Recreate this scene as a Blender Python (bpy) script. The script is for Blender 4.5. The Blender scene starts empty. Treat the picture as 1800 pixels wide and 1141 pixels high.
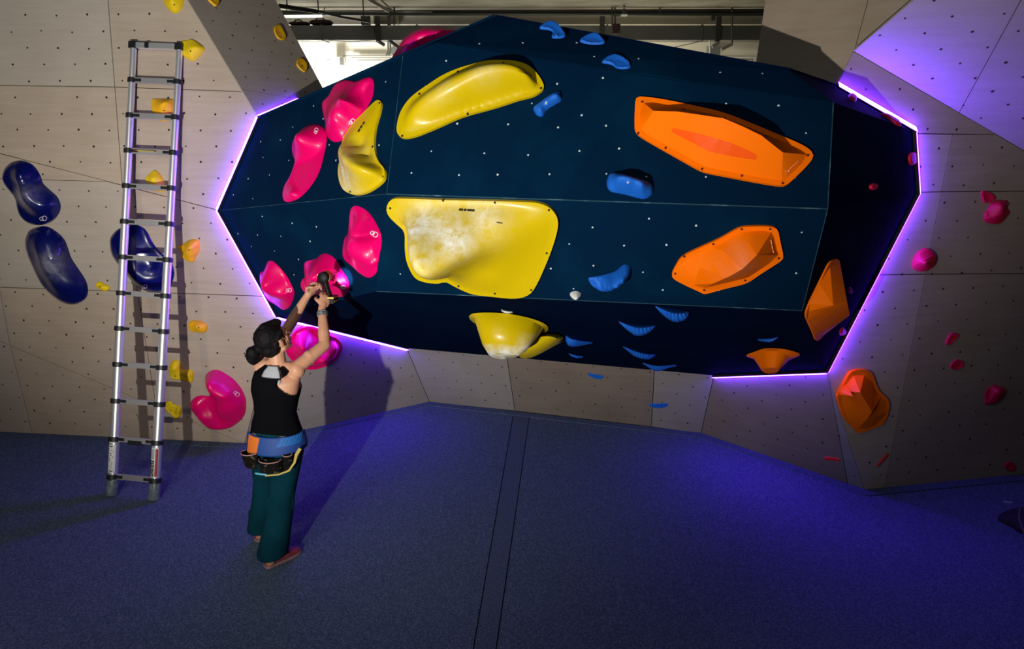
import bpy, bmesh, math, random
import numpy as np
from mathutils import Vector, Matrix
from mathutils.geometry import delaunay_2d_cdt

random.seed(7)
rng = np.random.default_rng(7)
scn = bpy.context.scene
COL = scn.collection

# ------------------------------------------------------------------ camera
FOC, PIT, CAMH = 1200.0, math.radians(17.8), 2.9
cd = bpy.data.cameras.new('camera')
cd.sensor_width = 36.0
cd.lens = 36.0 * FOC / 1800.0
cd.clip_end = 100
camo = bpy.data.objects.new('camera', cd)
camo.location = (0, 0, CAMH)
camo.rotation_euler = (math.pi / 2 - PIT, 0, 0)
COL.objects.link(camo)
scn.camera = camo

# ------------------------------------------------------------------ world and lights
scn.view_settings.view_transform = 'Standard'
scn.view_settings.look = 'None'
scn.view_settings.exposure = 0.0
scn.view_settings.gamma = 1.0
scn.view_settings.use_curve_mapping = False
wd = bpy.data.worlds.new('world')
wd.use_nodes = True
wd.node_tree.nodes['Background'].inputs[0].default_value = (0.78, 0.70, 0.62, 1)
wd.node_tree.nodes['Background'].inputs[1].default_value = 0.016
scn.world = wd


def lamp(name, kind, loc, power, color, target=None, **kw):
    l = bpy.data.lights.new(name, kind)
    l.energy = power
    l.color = color
    for k, v in kw.items():
        setattr(l, k, v)
    o = bpy.data.objects.new(name, l)
    o.location = loc
    if target is not None:
        o.rotation_euler = (Vector(target) - Vector(loc)).to_track_quat('-Z', 'Y').to_euler()
    COL.objects.link(o)
    return o


# work flood standing on the mat left of the camera, tilted up at the boulder
_az, _el = math.radians(7), math.radians(17)
lamp('work_flood', 'SPOT', (-1.65, -0.4, 1.75), 1330, (1.0, 0.97, 0.90),
     (-1.65 + math.sin(_az) * math.cos(_el), -0.4 + math.cos(_az) * math.cos(_el), 1.75 + math.sin(_el)),
     spot_size=math.radians(95), spot_blend=1.0, shadow_soft_size=0.03)
# warm hall lamp high on the left and an unseen overhead area light added as fill
lamp('hall_lamp', 'SPOT', (-3.1, -0.5, 3.8), 150, (1.0, 0.75, 0.58), (-3.5, 5.6, 0.4),
     spot_size=math.radians(58), spot_blend=1.0, shadow_soft_size=0.06)
lamp('overhead_fill', 'AREA', (-2.0, 0.3, 4.5), 40, (0.88, 0.96, 1.0), (-1.2, 3.0, 0.0), size=2.4)
# the lit room behind the wall
lamp('back_room_lamp', 'AREA', (-3.9, 14.5, 2.0), 190, (1.0, 0.96, 0.86), (-4.0, 16.0, 4.0), size=0.8)
lamp('back_room_lamp', 'AREA', (2.2, 14.5, 2.0), 60, (1.0, 0.90, 0.66), (3.2, 16.0, 4.4), size=1.0)
lamp('back_room_lamp', 'AREA', (0.5, 10.5, 2.6), 42, (1.0, 0.92, 0.70), (1.0, 13.0, 5.2), size=1.5)

# ------------------------------------------------------------------ projection helpers (photo measurements -> metres)
CAM = np.array([0, 0, CAMH])
FW = np.array([0, math.cos(PIT), -math.sin(PIT)])
UP = np.array([0, math.sin(PIT), math.cos(PIT)])
RT = np.array([1.0, 0, 0])


def ray(x, y):
    return (x - 900) / FOC * RT - (y - 570.5) / FOC * UP + FW


def atY(x, y, Y):
    d = ray(x, y)
    return CAM + d * Y / d[1]


def atZ(x, y, Z=0.0):
    d = ray(x, y)
    return CAM + d * (Z - CAMH) / d[2]


class Plane:
    """plane through three points, normal towards the viewer, with a local frame"""
    def __init__(s, a, b, c):
        a, b, c = map(np.asarray, (a, b, c))
        n = np.cross(b - a, c - a)
        n = n / np.linalg.norm(n)
        if n @ (CAM - a) < 0:
            n = -n
        s.o, s.n = a, n
        u = np.cross(np.array([0, 0, 1.0]), n)
        s.u = u / np.linalg.norm(u)
        s.v = np.cross(n, s.u)

    def hit(s, x, y, h=0.0):
        d = ray(x, y)
        o = s.o + s.n * h
        return CAM + d * ((o - CAM) @ s.n) / (d @ s.n)

    def uv(s, p):
        q = np.asarray(p) - s.o
        return np.array([q @ s.u, q @ s.v])

    def xyz(s, u, v, h=0.0):
        return s.o + s.u * u + s.v * v + s.n * h


# ------------------------------------------------------------------ materials
def new_mat(name):
    m = bpy.data.materials.new(name)
    m.use_nodes = True
    return m, m.node_tree.nodes, m.node_tree.links, m.node_tree.nodes['Principled BSDF']


def plain(name, col, rough=0.5, metal=0.0, coat=0.0, spec=0.5, noise=None, bump=None, emis=None):
    """principled material; noise=(scale, other colour, lo, hi) mixes a second colour, bump=(scale, strength)"""
    m, N, L, b = new_mat(name)
    b.inputs['Base Color'].default_value = (*col, 1)
    b.inputs['Roughness'].default_value = rough
    b.inputs['Metallic'].default_value = metal
    b.inputs['Coat Weight'].default_value = coat
    b.inputs['Coat Roughness'].default_value = 0.08
    b.inputs['Specular IOR Level'].default_value = spec
    tc = N.new('ShaderNodeTexCoord')
    if noise:
        sc, c2, lo, hi = noise
        t = N.new('ShaderNodeTexNoise')
        t.inputs['Scale'].default_value = sc
        t.inputs['Detail'].default_value = 5
        L.new(tc.outputs['Object'], t.inputs['Vector'])
        r = N.new('ShaderNodeMapRange')
        r.inputs[1].default_value, r.inputs[2].default_value = lo, hi
        L.new(t.outputs['Fac'], r.inputs[0])
        mx = N.new('ShaderNodeMix')
        mx.data_type = 'RGBA'
        mx.inputs[6].default_value = (*col, 1)
        mx.inputs[7].default_value = (*c2, 1)
        L.new(r.outputs[0], mx.inputs[0])
        L.new(mx.outputs[2], b.inputs['Base Color'])
    if bump:
        t = N.new('ShaderNodeTexNoise')
        t.inputs['Scale'].default_value = bump[0]
        t.inputs['Detail'].default_value = 4
        L.new(tc.outputs['Object'], t.inputs['Vector'])
        bp = N.new('ShaderNodeBump')
        bp.inputs['Strength'].default_value = bump[1]
        bp.inputs['Distance'].default_value = 0.01
        L.new(t.outputs['Fac'], bp.inputs['Height'])
        L.new(bp.outputs[0], b.inputs['Normal'])
    if emis:
        b.inputs['Emission Color'].default_value = (*emis[0], 1)
        b.inputs['Emission Strength'].default_value = emis[1]
    return m


def plywood(name, c1, c2):
    m, N, L, b = new_mat(name)
    tc = N.new('ShaderNodeTexCoord')
    mp = N.new('ShaderNodeMapping')
    mp.inputs['Scale'].default_value = (1.2, 1.2, 14)
    L.new(tc.outputs['Object'], mp.inputs[0])
    t = N.new('ShaderNodeTexNoise')
    t.inputs['Scale'].default_value = 2.2
    t.inputs['Detail'].default_value = 9
    t.inputs['Roughness'].default_value = 0.6
    t.inputs['Distortion'].default_value = 0.6
    L.new(mp.outputs[0], t.inputs['Vector'])
    t2 = N.new('ShaderNodeTexNoise')
    t2.inputs['Scale'].default_value = 1.7
    t2.inputs['Detail'].default_value = 5
    L.new(tc.outputs['Object'], t2.inputs['Vector'])
    ad = N.new('ShaderNodeMath')
    ad.operation = 'MULTIPLY_ADD'
    ad.inputs[1].default_value = 0.55
    L.new(t2.outputs['Fac'], ad.inputs[0])
    mu = N.new('ShaderNodeMath')
    mu.operation = 'MULTIPLY'
    mu.inputs[1].default_value = 0.45
    L.new(t.outputs['Fac'], mu.inputs[0])
    L.new(mu.outputs[0], ad.inputs[2])
    r = N.new('ShaderNodeMapRange')
    r.inputs[1].default_value, r.inputs[2].default_value = 0.36, 0.66
    L.new(ad.outputs[0], r.inputs[0])
    mx = N.new('ShaderNodeMix')
    mx.data_type = 'RGBA'
    mx.inputs[6].default_value = (*c1, 1)
    mx.inputs[7].default_value = (*c2, 1)
    L.new(r.outputs[0], mx.inputs[0])
    L.new(mx.outputs[2], b.inputs['Base Color'])
    b.inputs['Roughness'].default_value = 0.6
    b.inputs['Specular IOR Level'].default_value = 0.25
    return m


M = {}
M['ply'] = plywood('birch_plywood', (0.45, 0.375, 0.30), (0.37, 0.295, 0.225))
M['ply2'] = plywood('birch_plywood_warm', (0.38, 0.305, 0.235), (0.30, 0.23, 0.17))
M['ply3'] = plywood('birch_plywood_pale', (0.44, 0.39, 0.335), (0.37, 0.32, 0.265))
M['ply4'] = plywood('birch_plywood_shaded_brown', (0.25, 0.205, 0.165), (0.20, 0.155, 0.12))  # darkened copy for the niche, its shade put into the colour
M['ply5'] = plywood('birch_plywood_shaded_grey', (0.30, 0.275, 0.25), (0.25, 0.22, 0.195))  # likewise darkened to carry the niche shade
M['gap'] = plain('dark_joint', (0.045, 0.03, 0.02), 0.9)
M['hole'] = plain('bolt_hole_dark', (0.015, 0.013, 0.012), 0.9)
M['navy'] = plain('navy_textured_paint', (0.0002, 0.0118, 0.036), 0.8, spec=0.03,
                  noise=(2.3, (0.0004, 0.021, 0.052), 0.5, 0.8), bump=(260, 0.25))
M['navydark'] = plain('navy_shaded_paint', (0.0002, 0.0045, 0.020), 0.85, spec=0.02, noise=(2.0, (0.0003, 0.007, 0.026), 0.45, 0.75))  # navy darkened: shade of undercut and right flank facets put into the colour
M['chalkdot'] = plain('chalky_bolt_hole', (0.50, 0.58, 0.62), 0.9)
M['edge'] = plain('worn_painted_edge', (0.004, 0.045, 0.075), 0.8, noise=(9, (0.10, 0.20, 0.24), 0.55, 0.75))
M['carpet'] = plain('blue_grey_carpet', (0.058, 0.090, 0.142), 0.95, spec=0.1,
                    noise=(120, (0.155, 0.20, 0.28), 0.44, 0.66), bump=(320, 0.6))
M['carpet_dark'] = plain('dark_carpet_strip', (0.052, 0.080, 0.127), 0.95, spec=0.1,
                         noise=(120, (0.138, 0.178, 0.248), 0.44, 0.66), bump=(320, 0.5))
M['seam'] = plain('mat_seam', (0.008, 0.010, 0.018), 0.95)
M['led'] = plain('violet_led', (0.8, 0.7, 1.0), 0.5, emis=((0.125, 0.025, 1.0), 88.0))


# ------------------------------------------------------------------ object helpers
def wloc(o):
    v = np.zeros(3)
    while o is not None:
        v = v + np.array(o.location)
        o = o.parent
    return v


def tag(o, label=None, cat=None, group=None, kind=None):
    if label: o['label'] = label
    if cat: o['category'] = cat
    if group: o['group'] = group
    if kind: o['kind'] = kind
    return o


def empty(name, loc, label=None, cat=None, group=None, kind=None):
    o = bpy.data.objects.new(name, None)
    o.empty_display_size = 0.1
    o.location = tuple(float(c) for c in loc)
    COL.objects.link(o)
    return tag(o, label, cat, group, kind)


def mesh_obj(name, verts, faces, mat, parent=None, loc=None, smooth=False, sharp=None):
    """mesh object from world-space vertices"""
    V = np.asarray(verts, float)
    base = wloc(parent)
    o_loc = np.zeros(3)
    if parent is None:
        o_loc = np.asarray(loc, float) if loc is not None else V.mean(0)
    me = bpy.data.meshes.new(name)
    me.from_pydata([tuple(v) for v in (V - base - o_loc)], [], [tuple(int(i) for i in f) for f in faces])
    bm = bmesh.new()
    bm.from_mesh(me)
    bmesh.ops.recalc_face_normals(bm, faces=bm.faces)
    bm.to_mesh(me)
    bm.free()
    if smooth:
        me.polygons.foreach_set('use_smooth', [True] * len(me.polygons))
        if sharp:
            me.set_sharp_from_angle(angle=math.radians(sharp))
    me.update()
    if mat is not None:
        me.materials.append(mat)
    o = bpy.data.objects.new(name, me)
    o.location = tuple(o_loc)
    if parent is not None:
        o.parent = parent
    COL.objects.link(o)
    return o


class MB:
    """collects simple solids into one mesh"""
    def __init__(s):
        s.V, s.F = [], []

    def add(s, V, F):
        k = len(s.V)
        s.V += [np.asarray(v, float) for v in V]
        s.F += [tuple(i + k for i in f) for f in F]
        return s

    def box(s, c, size, R=None):
        c = np.asarray(c, float)
        h = np.asarray(size, float) / 2
        R = np.eye(3) if R is None else R
        V = [c + R @ (h * np.array(q)) for q in
             ((-1, -1, -1), (1, -1, -1), (1, 1, -1), (-1, 1, -1), (-1, -1, 1), (1, -1, 1), (1, 1, 1), (-1, 1, 1))]
        return s.add(V, [(0, 3, 2, 1), (4, 5, 6, 7), (0, 1, 5, 4), (1, 2, 6, 5), (2, 3, 7, 6), (3, 0, 4, 7)])

    def bar(s, p, q, w, d, ref=(0, 0, 1)):
        """square bar from p to q, width w across, depth d along ref-ish"""
        p, q = np.asarray(p, float), np.asarray(q, float)
        z = (q - p) / np.linalg.norm(q - p)
        x = np.cross(np.asarray(ref, float), z)
        if np.linalg.norm(x) < 1e-4: x = np.cross((1.0, 0, 0), z)
        x /= np.linalg.norm(x)
        y = np.cross(z, x)
        return s.box((p + q) / 2, (w, d, np.linalg.norm(q - p)), np.stack([x, y, z], 1))

    def tube(s, pts, rad, n=10, cap=True):
        pts = [np.asarray(p, float) for p in pts]
        rads = rad if hasattr(rad, '__len__') else [rad] * len(pts)
        k = len(s.V)
        ref = None
        for i, p in enumerate(pts):
            t = pts[min(i + 1, len(pts) - 1)] - pts[max(i - 1, 0)]
            t = t / np.linalg.norm(t)
            if ref is None:
                ref = np.cross(t, (0, 0, 1.0))
                if np.linalg.norm(ref) < 1e-3: ref = np.cross(t, (1.0, 0, 0))
            x = ref - t * (ref @ t)
            x /= np.linalg.norm(x)
            ref = x
            y = np.cross(t, x)
            for j in range(n):
                a = 2 * math.pi * j / n
                s.V.append(p + rads[i] * (math.cos(a) * x + math.sin(a) * y))
        for i in range(len(pts) - 1):
            for j in range(n):
                a, b = k + i * n + j, k + i * n + (j + 1) % n
                s.F.append((a, b, b + n, a + n))
        if cap:
            s.F.append(tuple(range(k, k + n))[::-1])
            s.F.append(tuple(range(k + (len(pts) - 1) * n, k + len(pts) * n)))
        return s

    def build(s, name, mat, parent=None, loc=None, smooth=False, sharp=40):
        return mesh_obj(name, s.V, s.F, mat, parent, loc, smooth, sharp if smooth else None)


# ------------------------------------------------------------------ polygons on planes
def split2(poly, p, q):
    """cut a convex pixel polygon by the line p-q"""
    (px, py), (qx, qy) = p, q
    side = [(qx - px) * (y - py) - (qy - py) * (x - px) for x, y in poly]
    A, B = [], []
    n = len(poly)
    for i in range(n):
        a, b, sa, sb = poly[i], poly[(i + 1) % n], side[i], side[(i + 1) % n]
        if sa >= 0: A.append(a)
        if sa <= 0: B.append(a)
        if sa * sb < 0:
            t = sa / (sa - sb)
            c = (a[0] + t * (b[0] - a[0]), a[1] + t * (b[1] - a[1]))
            A.append(c); B.append(c)
    return [s for s in (A, B) if len(s) > 2 and area(s) > 40]


def area(p):
    return abs(sum(p[i][0] * p[(i + 1) % len(p)][1] - p[(i + 1) % len(p)][0] * p[i][1] for i in range(len(p)))) / 2


def inset2(P, d):
    """inset a polygon of 2-D points by d (mitred)"""
    P = np.asarray(P, float)
    n = len(P)
    A = sum(P[i][0] * P[(i + 1) % n][1] - P[(i + 1) % n][0] * P[i][1] for i in range(n))
    sg = 1 if A > 0 else -1
    out = []
    for i in range(n):
        e0 = P[i] - P[i - 1]; e1 = P[(i + 1) % n] - P[i]
        e0 = e0 / (np.linalg.norm(e0) + 1e-9); e1 = e1 / (np.linalg.norm(e1) + 1e-9)
        n0 = sg * np.array([-e0[1], e0[0]]); n1 = sg * np.array([-e1[1], e1[0]])
        k = 1 + n0 @ n1
        out.append(P[i] + d * (n0 + n1) / max(k, 0.3))
    return np.array(out)


def inside(poly, p):
    x, y = p
    c = False
    n = len(poly)
    for i in range(n):
        x1, y1 = poly[i]; x2, y2 = poly[(i + 1) % n]
        if (y1 > y) != (y2 > y) and x < (x2 - x1) * (y - y1) / (y2 - y1) + x1:
            c = not c
    return c


def seg_dist(poly, P):
    """distance of points P (n,2) to the polygon outline"""
    poly = np.asarray(poly, float)
    P = np.asarray(P, float)
    best = np.full(len(P), 1e9)
    for i in range(len(poly)):
        a, b = poly[i], poly[(i + 1) % len(poly)]
        ab = b - a
        t = np.clip(((P - a) @ ab) / (ab @ ab + 1e-12), 0, 1)
        best = np.minimum(best, np.linalg.norm(P - (a + t[:, None] * ab), axis=1))
    return best


def panel(poly_px, pl, mat, parent, name='plywood_panel', gap=0.003, th=0.018):
    uv = [pl.uv(pl.hit(*p)) for p in poly_px]
    P = inset2(uv, gap)
    n = len(P)
    V = [pl.xyz(*p) for p in P] + [pl.xyz(*p, -th) for p in P]
    F = [tuple(range(n)), tuple(range(n, 2 * n))[::-1]] + [(i, (i + 1) % n, n + (i + 1) % n, n + i) for i in range(n)]
    return mesh_obj(name, V, F, mat, parent)


def backing(polys, parent_name, mat, kind, loc, label=None):
    """one dark backing mesh a little behind a set of (px polygon, plane)"""
    V, F = [], []
    for poly, pl in polys:
        k = len(V)
        V += [pl.hit(*p) - pl.n * 0.024 for p in poly]
        F.append(tuple(range(k, k + len(poly))))
    o = mesh_obj(parent_name, V, F, mat, None, loc)
    tag(o, label, None, None, kind)
    return o


def dots(poly_px, pl, parent, mat, su, sv, r, name, jit=0.004, drop=0.06, proud=0.0012, rot=0.0, avoid=()):
    """staggered bolt pattern: tiny discs set on a plane inside a polygon"""
    uv = np.array([pl.uv(pl.hit(*p)) for p in poly_px])
    lo, hi = uv.min(0), uv.max(0)
    mb = MB()
    iv = 0
    v = math.floor(lo[1] / sv) * sv
    while v < hi[1]:
        u = math.floor(lo[0] / su) * su + (su / 2 if round(v / sv) % 2 else 0)
        while u < hi[0]:
            q = np.array([u, v]) + rng.normal(0, jit, 2)
            if inside(uv, q) and seg_dist(uv, [q])[0] > 0.03 and rng.random() > drop:
                rr = r * rng.uniform(0.75, 1.2)
                V = [pl.xyz(q[0] + rr * math.cos(a), q[1] + rr * math.sin(a), proud) for a in np.arange(6) * math.pi / 3]
                V.append(pl.xyz(q[0], q[1], proud * 1.3))
                mb.add(V, [(i, (i + 1) % 6, 6) for i in range(6)])
            u += su
        v += sv
    if mb.V:
        o = mb.build(name, mat, parent)
        o['kind'] = 'stuff'
    return None
# ------------------------------------------------------------------ floor
fl = mesh_obj('floor', [(-9, -4, -0.03), (9, -4, -0.03), (9, 20, -0.03), (-9, 20, -0.03)], [(0, 1, 2, 3)], M['seam'], None, (0, 4, -0.03))
tag(fl, 'dark blue grey carpeted mat floor', None, None, 'structure')


def slab(name, pts, mat, parent, z=0.0, th=0.028, gap=0.004):
    P = inset2([p[:2] for p in pts], gap)
    n = len(P)
    V = [(*p, z) for p in P] + [(*p, z - th) for p in P]
    F = [tuple(range(n)), tuple(range(n, 2 * n))[::-1]] + [(i, (i + 1) % n, n + (i + 1) % n, n + i) for i in range(n)]
    return mesh_obj(name, V, F, mat, parent)


# seams of the mats on the floor
sA, sB = atZ(190, 780), atZ(0, 897)
dA = (sB - sA) / np.linalg.norm(sB - sA)
sC, sD = atZ(930, 735), atZ(872, 1141)
dC = (sD - sC) / np.linalg.norm(sD - sC)
a0, a1 = sA - dA * 1.2, sA + dA * 6
c0, c1 = sC - dC * 1.5, sC + dC * 8
eC, eD = atZ(885, 830), atZ(832, 1141)
dE = (eD - eC) / np.linalg.norm(eD - eC)
e0, e1 = eC - dE * 2.2, eC + dE * 7
slab('carpet_mat', [(-9, a1[1]), a1[:2], a0[:2], (a0[0], 9), (-9, 9)], M['carpet'], fl)
slab('carpet_mat', [a0[:2], a1[:2], (-9, a1[1]), (-9, -4), (e1[0], -4), e1[:2], e0[:2], (e0[0], 9), (a0[0], 9)], M['carpet'], fl, gap=0.003)
slab('cover_strip', [e0[:2], e1[:2], c1[:2], c0[:2]], M['carpet_dark'], fl, z=0.003, gap=0.004)
slab('carpet_mat', [c0[:2], c1[:2], (c1[0], -4), (9, -4), (9, 9), (c0[0], 9)], M['carpet'], fl, gap=0.004)

# ------------------------------------------------------------------ corner points of the facetted walls
w1 = atZ(430, 780)
n0, n1 = atZ(755, 707), atZ(1232, 762)
r0, r1 = atZ(1520, 862), atZ(1800, 835)
w0 = atZ(0, 760)
pB = atY(385, 370, 5.45)
PL_LM = Plane(w1, pB, atY(0, 600, 5.68))
PL_LB = Plane(w1, w0, PL_LM.hit(0, 600))
bM2 = atY(680, 341, 4.3)
bM3 = atY(1455, 367, 3.8)
bT4 = atY(1465, 180, 4.1)
PL_U = Plane(bM2, bM3, bT4)
bN = PL_U.hit(708, 99)
bT0 = PL_U.hit(765, 75)
PL_UL = Plane(pB, bM2, bN)
pA = PL_UL.hit(455, 208)
PL_LT = Plane(pB, pA, PL_LM.hit(0, 270))
PL_LP = Plane(pA, PL_LT.hit(330, 0), atY(568, 155, 6.6))
pC = PL_LM.hit(487, 555)
PL_NA = Plane(w1, n0, pC)
pD = PL_NA.hit(715, 612)
PL_NB = Plane(n0, n1, pD)
pE = PL_NB.hit(1255, 660)
PL_NC = Plane(n1, r0, pE)
pF = PL_NC.hit(1452, 652)
bL2 = atY(1410, 546, 3.98)
PL_LO = Plane(bM2, bM3, bL2)
bL1 = PL_LO.hit(662, 512)
PL_BOT = Plane(bL1, bL2, pE)
bD = PL_BOT.hit(715, 612)
PL_R = Plane(r0, r1, pF)
pG, pH, pI = PL_R.hit(1612, 340), PL_R.hit(1605, 230), PL_R.hit(1470, 152)
q0, q1 = PL_R.hit(1500, 90), PL_R.hit(1800, 265)
PL_P = Plane(q0, q1, PL_R.hit(1605, 0) - np.array([0.1, 0.55, 0]))
PL_Q = Plane(pI, q0, atY(1335, 60, 5.35))

# left wall
polys = [([(-260, 208), (0, 270), (385, 370), (455, 208), (330, 0), (240, -150), (-260, -150)], PL_LT),
         ([(-260, 478), (0, 600), (430, 780), (487, 555), (385, 370), (0, 270), (-260, 203)], PL_LM),
         ([(-260, 478), (0, 600), (430, 780), (0, 760), (-260, 748)], PL_LB)]
wl = backing(polys, 'wall_left', M['gap'], 'structure', (-3.5, 5.7, 0), 'facetted birch plywood climbing wall on the left')


def cuts(poly, lines):
    out = [poly]
    for p, q, test in lines:
        nxt = []
        for s in out:
            c = (sum(a for a, _ in s) / len(s), sum(b for _, b in s) / len(s))
            nxt += split2(s, p, q) if test(c, s) else [s]
        out = nxt
    return out


any_ = lambda c, s: True
k = 0
for poly, pl, lines in (
        (polys[0][0], PL_LT, [((190, 0), (215, 326), any_), ((0, 150), (203, 153), lambda c, s: c[0] < 190), ((203, 153), (425, 161), lambda c, s: c[0] > 190)]),
        (polys[1][0], PL_LM, [((0, 505), (470, 521), any_), ((215, 326), (242, 517), lambda c, s: c[1] < 500), ((242, 517), (275, 718), lambda c, s: c[1] > 500),
                              ((-8, 470), (18, 607), lambda c, s: c[1] > 500 and c[0] < 200), ((0, 314), (230, 320), lambda c, s: c[1] < 400 and c[0] < 150)]),
        (polys[2][0], PL_LB, [((18, 607), (57, 762), any_)])):
    for s in cuts(poly, lines):
        panel(s, pl, (M['ply'], M['ply3'], M['ply'])[k % 3], wl)
        k += 1
    dots(poly, pl, wl, M['hole'], 0.245, 0.125, 0.0085, 'bolt_hole')

# tilted return of the left wall beside the gap
pp = [(455, 208), (330, 0), (240, -150), (395, -150), (485, 0), (568, 155), (572, 163), (525, 181), (450, 215)]
wt = backing([([(455, 208), (330, 0), (240, -150), (395, -150), (485, 0), (568, 155), (572, 175), (525, 230), (480, 260)], PL_LP)], 'wall_return', M['gap'], 'structure', pA, 'leaning plywood return of the left wall')
ext = [(455, 208), (330, 0), (240, -150), (395, -150), (485, 0), (568, 155), (575, 175), (525, 250), (480, 260)]
for s in cuts(ext, [((425, 157), (530, 174), any_)]):
    panel(s, PL_LP, M['ply3'], wt, th=0.02)
dots(ext, PL_LP, wt, M['hole'], 0.245, 0.125, 0.0085, 'bolt_hole')

# niche below the boulder
npoly = [([(430, 780), (755, 707), (715, 612), (660, 540), (540, 500), (487, 555)], PL_NA),
         ([(755, 707), (905, 722), (1145, 750), (1232, 762), (1255, 660), (1230, 600), (900, 575), (715, 612)], PL_NB),
         ([(1232, 762), (1520, 862), (1452, 652), (1400, 600), (1255, 660)], PL_NC)]
nw = backing(npoly, 'wall_back', M['gap'], 'structure', (0, 6, 0), 'low plywood wall of the niche under the boulder')
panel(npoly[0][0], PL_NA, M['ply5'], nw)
k = 0
for s in cuts(npoly[1][0], [((893, 640), (905, 722), any_), ((1150, 655), (1145, 750), any_)]):
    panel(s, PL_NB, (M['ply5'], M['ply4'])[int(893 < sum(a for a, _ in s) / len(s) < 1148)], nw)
for s in cuts(npoly[2][0], [((1455, 655), (1490, 850), any_)]):
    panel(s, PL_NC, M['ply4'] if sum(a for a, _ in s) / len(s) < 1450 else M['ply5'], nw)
for poly, pl in npoly:
    dots(poly, pl, nw, M['hole'], 0.245, 0.125, 0.008, 'bolt_hole')

# right wall
rp = [(1452, 652), (1520, 862), (1800, 835), (1800, 265), (1500, 90), (1470, 152), (1605, 230), (1612, 340)]
rlow = [(1420, 575), (1452, 652), (1520, 862), (1800, 835), (2040, 812), (2040, 405), (1800, 265), (1500, 90), (1470, 152), (1480, 200), (1500, 340)]
wr = backing([(rlow, PL_R)], 'wall_right', M['gap'], 'structure', (3.5, 4.9, 0), 'dim plywood climbing wall on the right')
seamx = lambda y: 1675 + (1555 - 1675) * (y - 236) / (855 - 236)
tl = [(1470, 152), (1500, 90), (1748, 235), (1500, 233)]
parts_r = [
    [(1470, 152), (1500, 90), (1750, 236), (1675, 236), (1560, 234), (1500, 200)],
    [(1560, 234), (1675, 236), (1655, 337), (1570, 340)],
    [(1675, 236), (1750, 236), (1800, 265), (1920, 335), (1655, 337)],
    [(1570, 340), (1655, 337), (1627, 482), (1500, 484)],
    [(1655, 337), (1920, 335), (2040, 405), (2040, 480), (1627, 482)],
    [(1500, 484), (1627, 482), (1555, 858), (1520, 862), (1452, 652), (1430, 585)],
    [(1627, 482), (2040, 480), (2040, 812), (1800, 835), (1555, 858)]]
for i, s in enumerate(parts_r):
    panel(s, PL_R, M['ply'] if i % 2 else M['ply2'], wr)
dots([(1465, 160), (1500, 95), (1800, 270), (2040, 410), (2040, 812), (1520, 862), (1452, 652), (1590, 340), (1585, 235)], PL_R, wr, M['hole'], 0.245, 0.125, 0.008, 'bolt_hole')
# overhanging purple lit facet and the leaning facet above the boulder
up_poly = [(1500, 90), (1605, 0), (1750, -125), (2100, -125), (2100, 440), (1800, 265)]
wu = backing([(up_poly, PL_P)], 'wall_overhang', M['gap'], 'structure', q0, 'overhanging plywood facet lit violet at upper right')
for s in cuts(up_poly, [((1795, 0), (1685, 200), any_)]):
    panel(s, PL_P, M['ply3'], wu)
dots(up_poly, PL_P, wu, M['hole'], 0.245, 0.125, 0.009, 'bolt_hole')
qpoly = [(1470, 152), (1500, 90), (1605, 0), (1750, -125), (1372, -125), (1345, 0), (1328, 112), (1330, 180), (1440, 200)]
wq = backing([(qpoly, PL_Q)], 'wall_top', M['gap'], 'structure', pI, 'leaning plywood facet above the right end of the boulder')
for s in cuts(qpoly, [((1526, 0), (1480, 170), any_)]):
    panel(s, PL_Q, M['ply2'], wq)

# carpet border strips along the wall feet
def strip(a, b, name):
    a, b = np.asarray(a, float), np.asarray(b, float)
    d = (b - a) / np.linalg.norm(b - a)
    nrm = np.array([-d[1], d[0], 0])
    if nrm @ (CAM - a) < 0: nrm = -nrm
    P = [a - d * 0.03, b + d * 0.03, b + d * 0.03 + nrm * 0.085, a - d * 0.03 + nrm * 0.085]
    V = [p + np.array([0, 0, z]) for z in (0.006 + 0.0008 * int(name[-1]), -0.02) for p in P]
    o = mesh_obj(name, V, [(0, 1, 2, 3), (4, 7, 6, 5), (0, 1, 5, 4), (1, 2, 6, 5), (2, 3, 7, 6), (3, 0, 4, 7)], M['carpet_dark'])
    tag(o, 'carpet border strip at the foot of the wall', None, None, 'structure')
wL = w0 + (w0 - w1) * 1.0
for i, (a, b) in enumerate(((wL, w1), (w1, n0), (n0, n1), (n1, r0), (r0, r0 + (r1 - r0) * 2))):
    strip(a, b, 'trim_%d' % (i + 1))

# ------------------------------------------------------------------ the blue boulder
bK = PL_LP.hit(525, 178)
bJ = atY(870, 30, 4.98)
bJ2 = atY(1390, 125, 4.32)
PL_UR = Plane(bM3, bT4, pH)
PL_LR = Plane(bM3, bL2, pF)
PL_TOP = Plane(bT0, bT4, bJ)
bo = empty('climbing_boulder', (0.4, 5.0, 0), 'huge faceted dark navy climbing boulder jutting from the plywood walls', 'climbing boulder')


def facet(P, mat, name='painted_panel', th=0.018):
    P = [np.asarray(p, float) for p in P]
    c = sum(P) / len(P)
    n = np.cross(P[1] - P[0], P[2] - P[0]); n /= np.linalg.norm(n)
    if n @ (CAM - c) < 0: n = -n
    k = len(P)
    V = P + [p - n * th for p in P]
    F = [tuple(range(k)), tuple(range(k, 2 * k))[::-1]] + [(i, (i + 1) % k, k + (i + 1) % k, k + i) for i in range(k)]
    return mesh_obj(name, V, F, mat, bo)


def lerp(a, b, t): return np.asarray(a) + (np.asarray(b) - np.asarray(a)) * t


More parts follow.
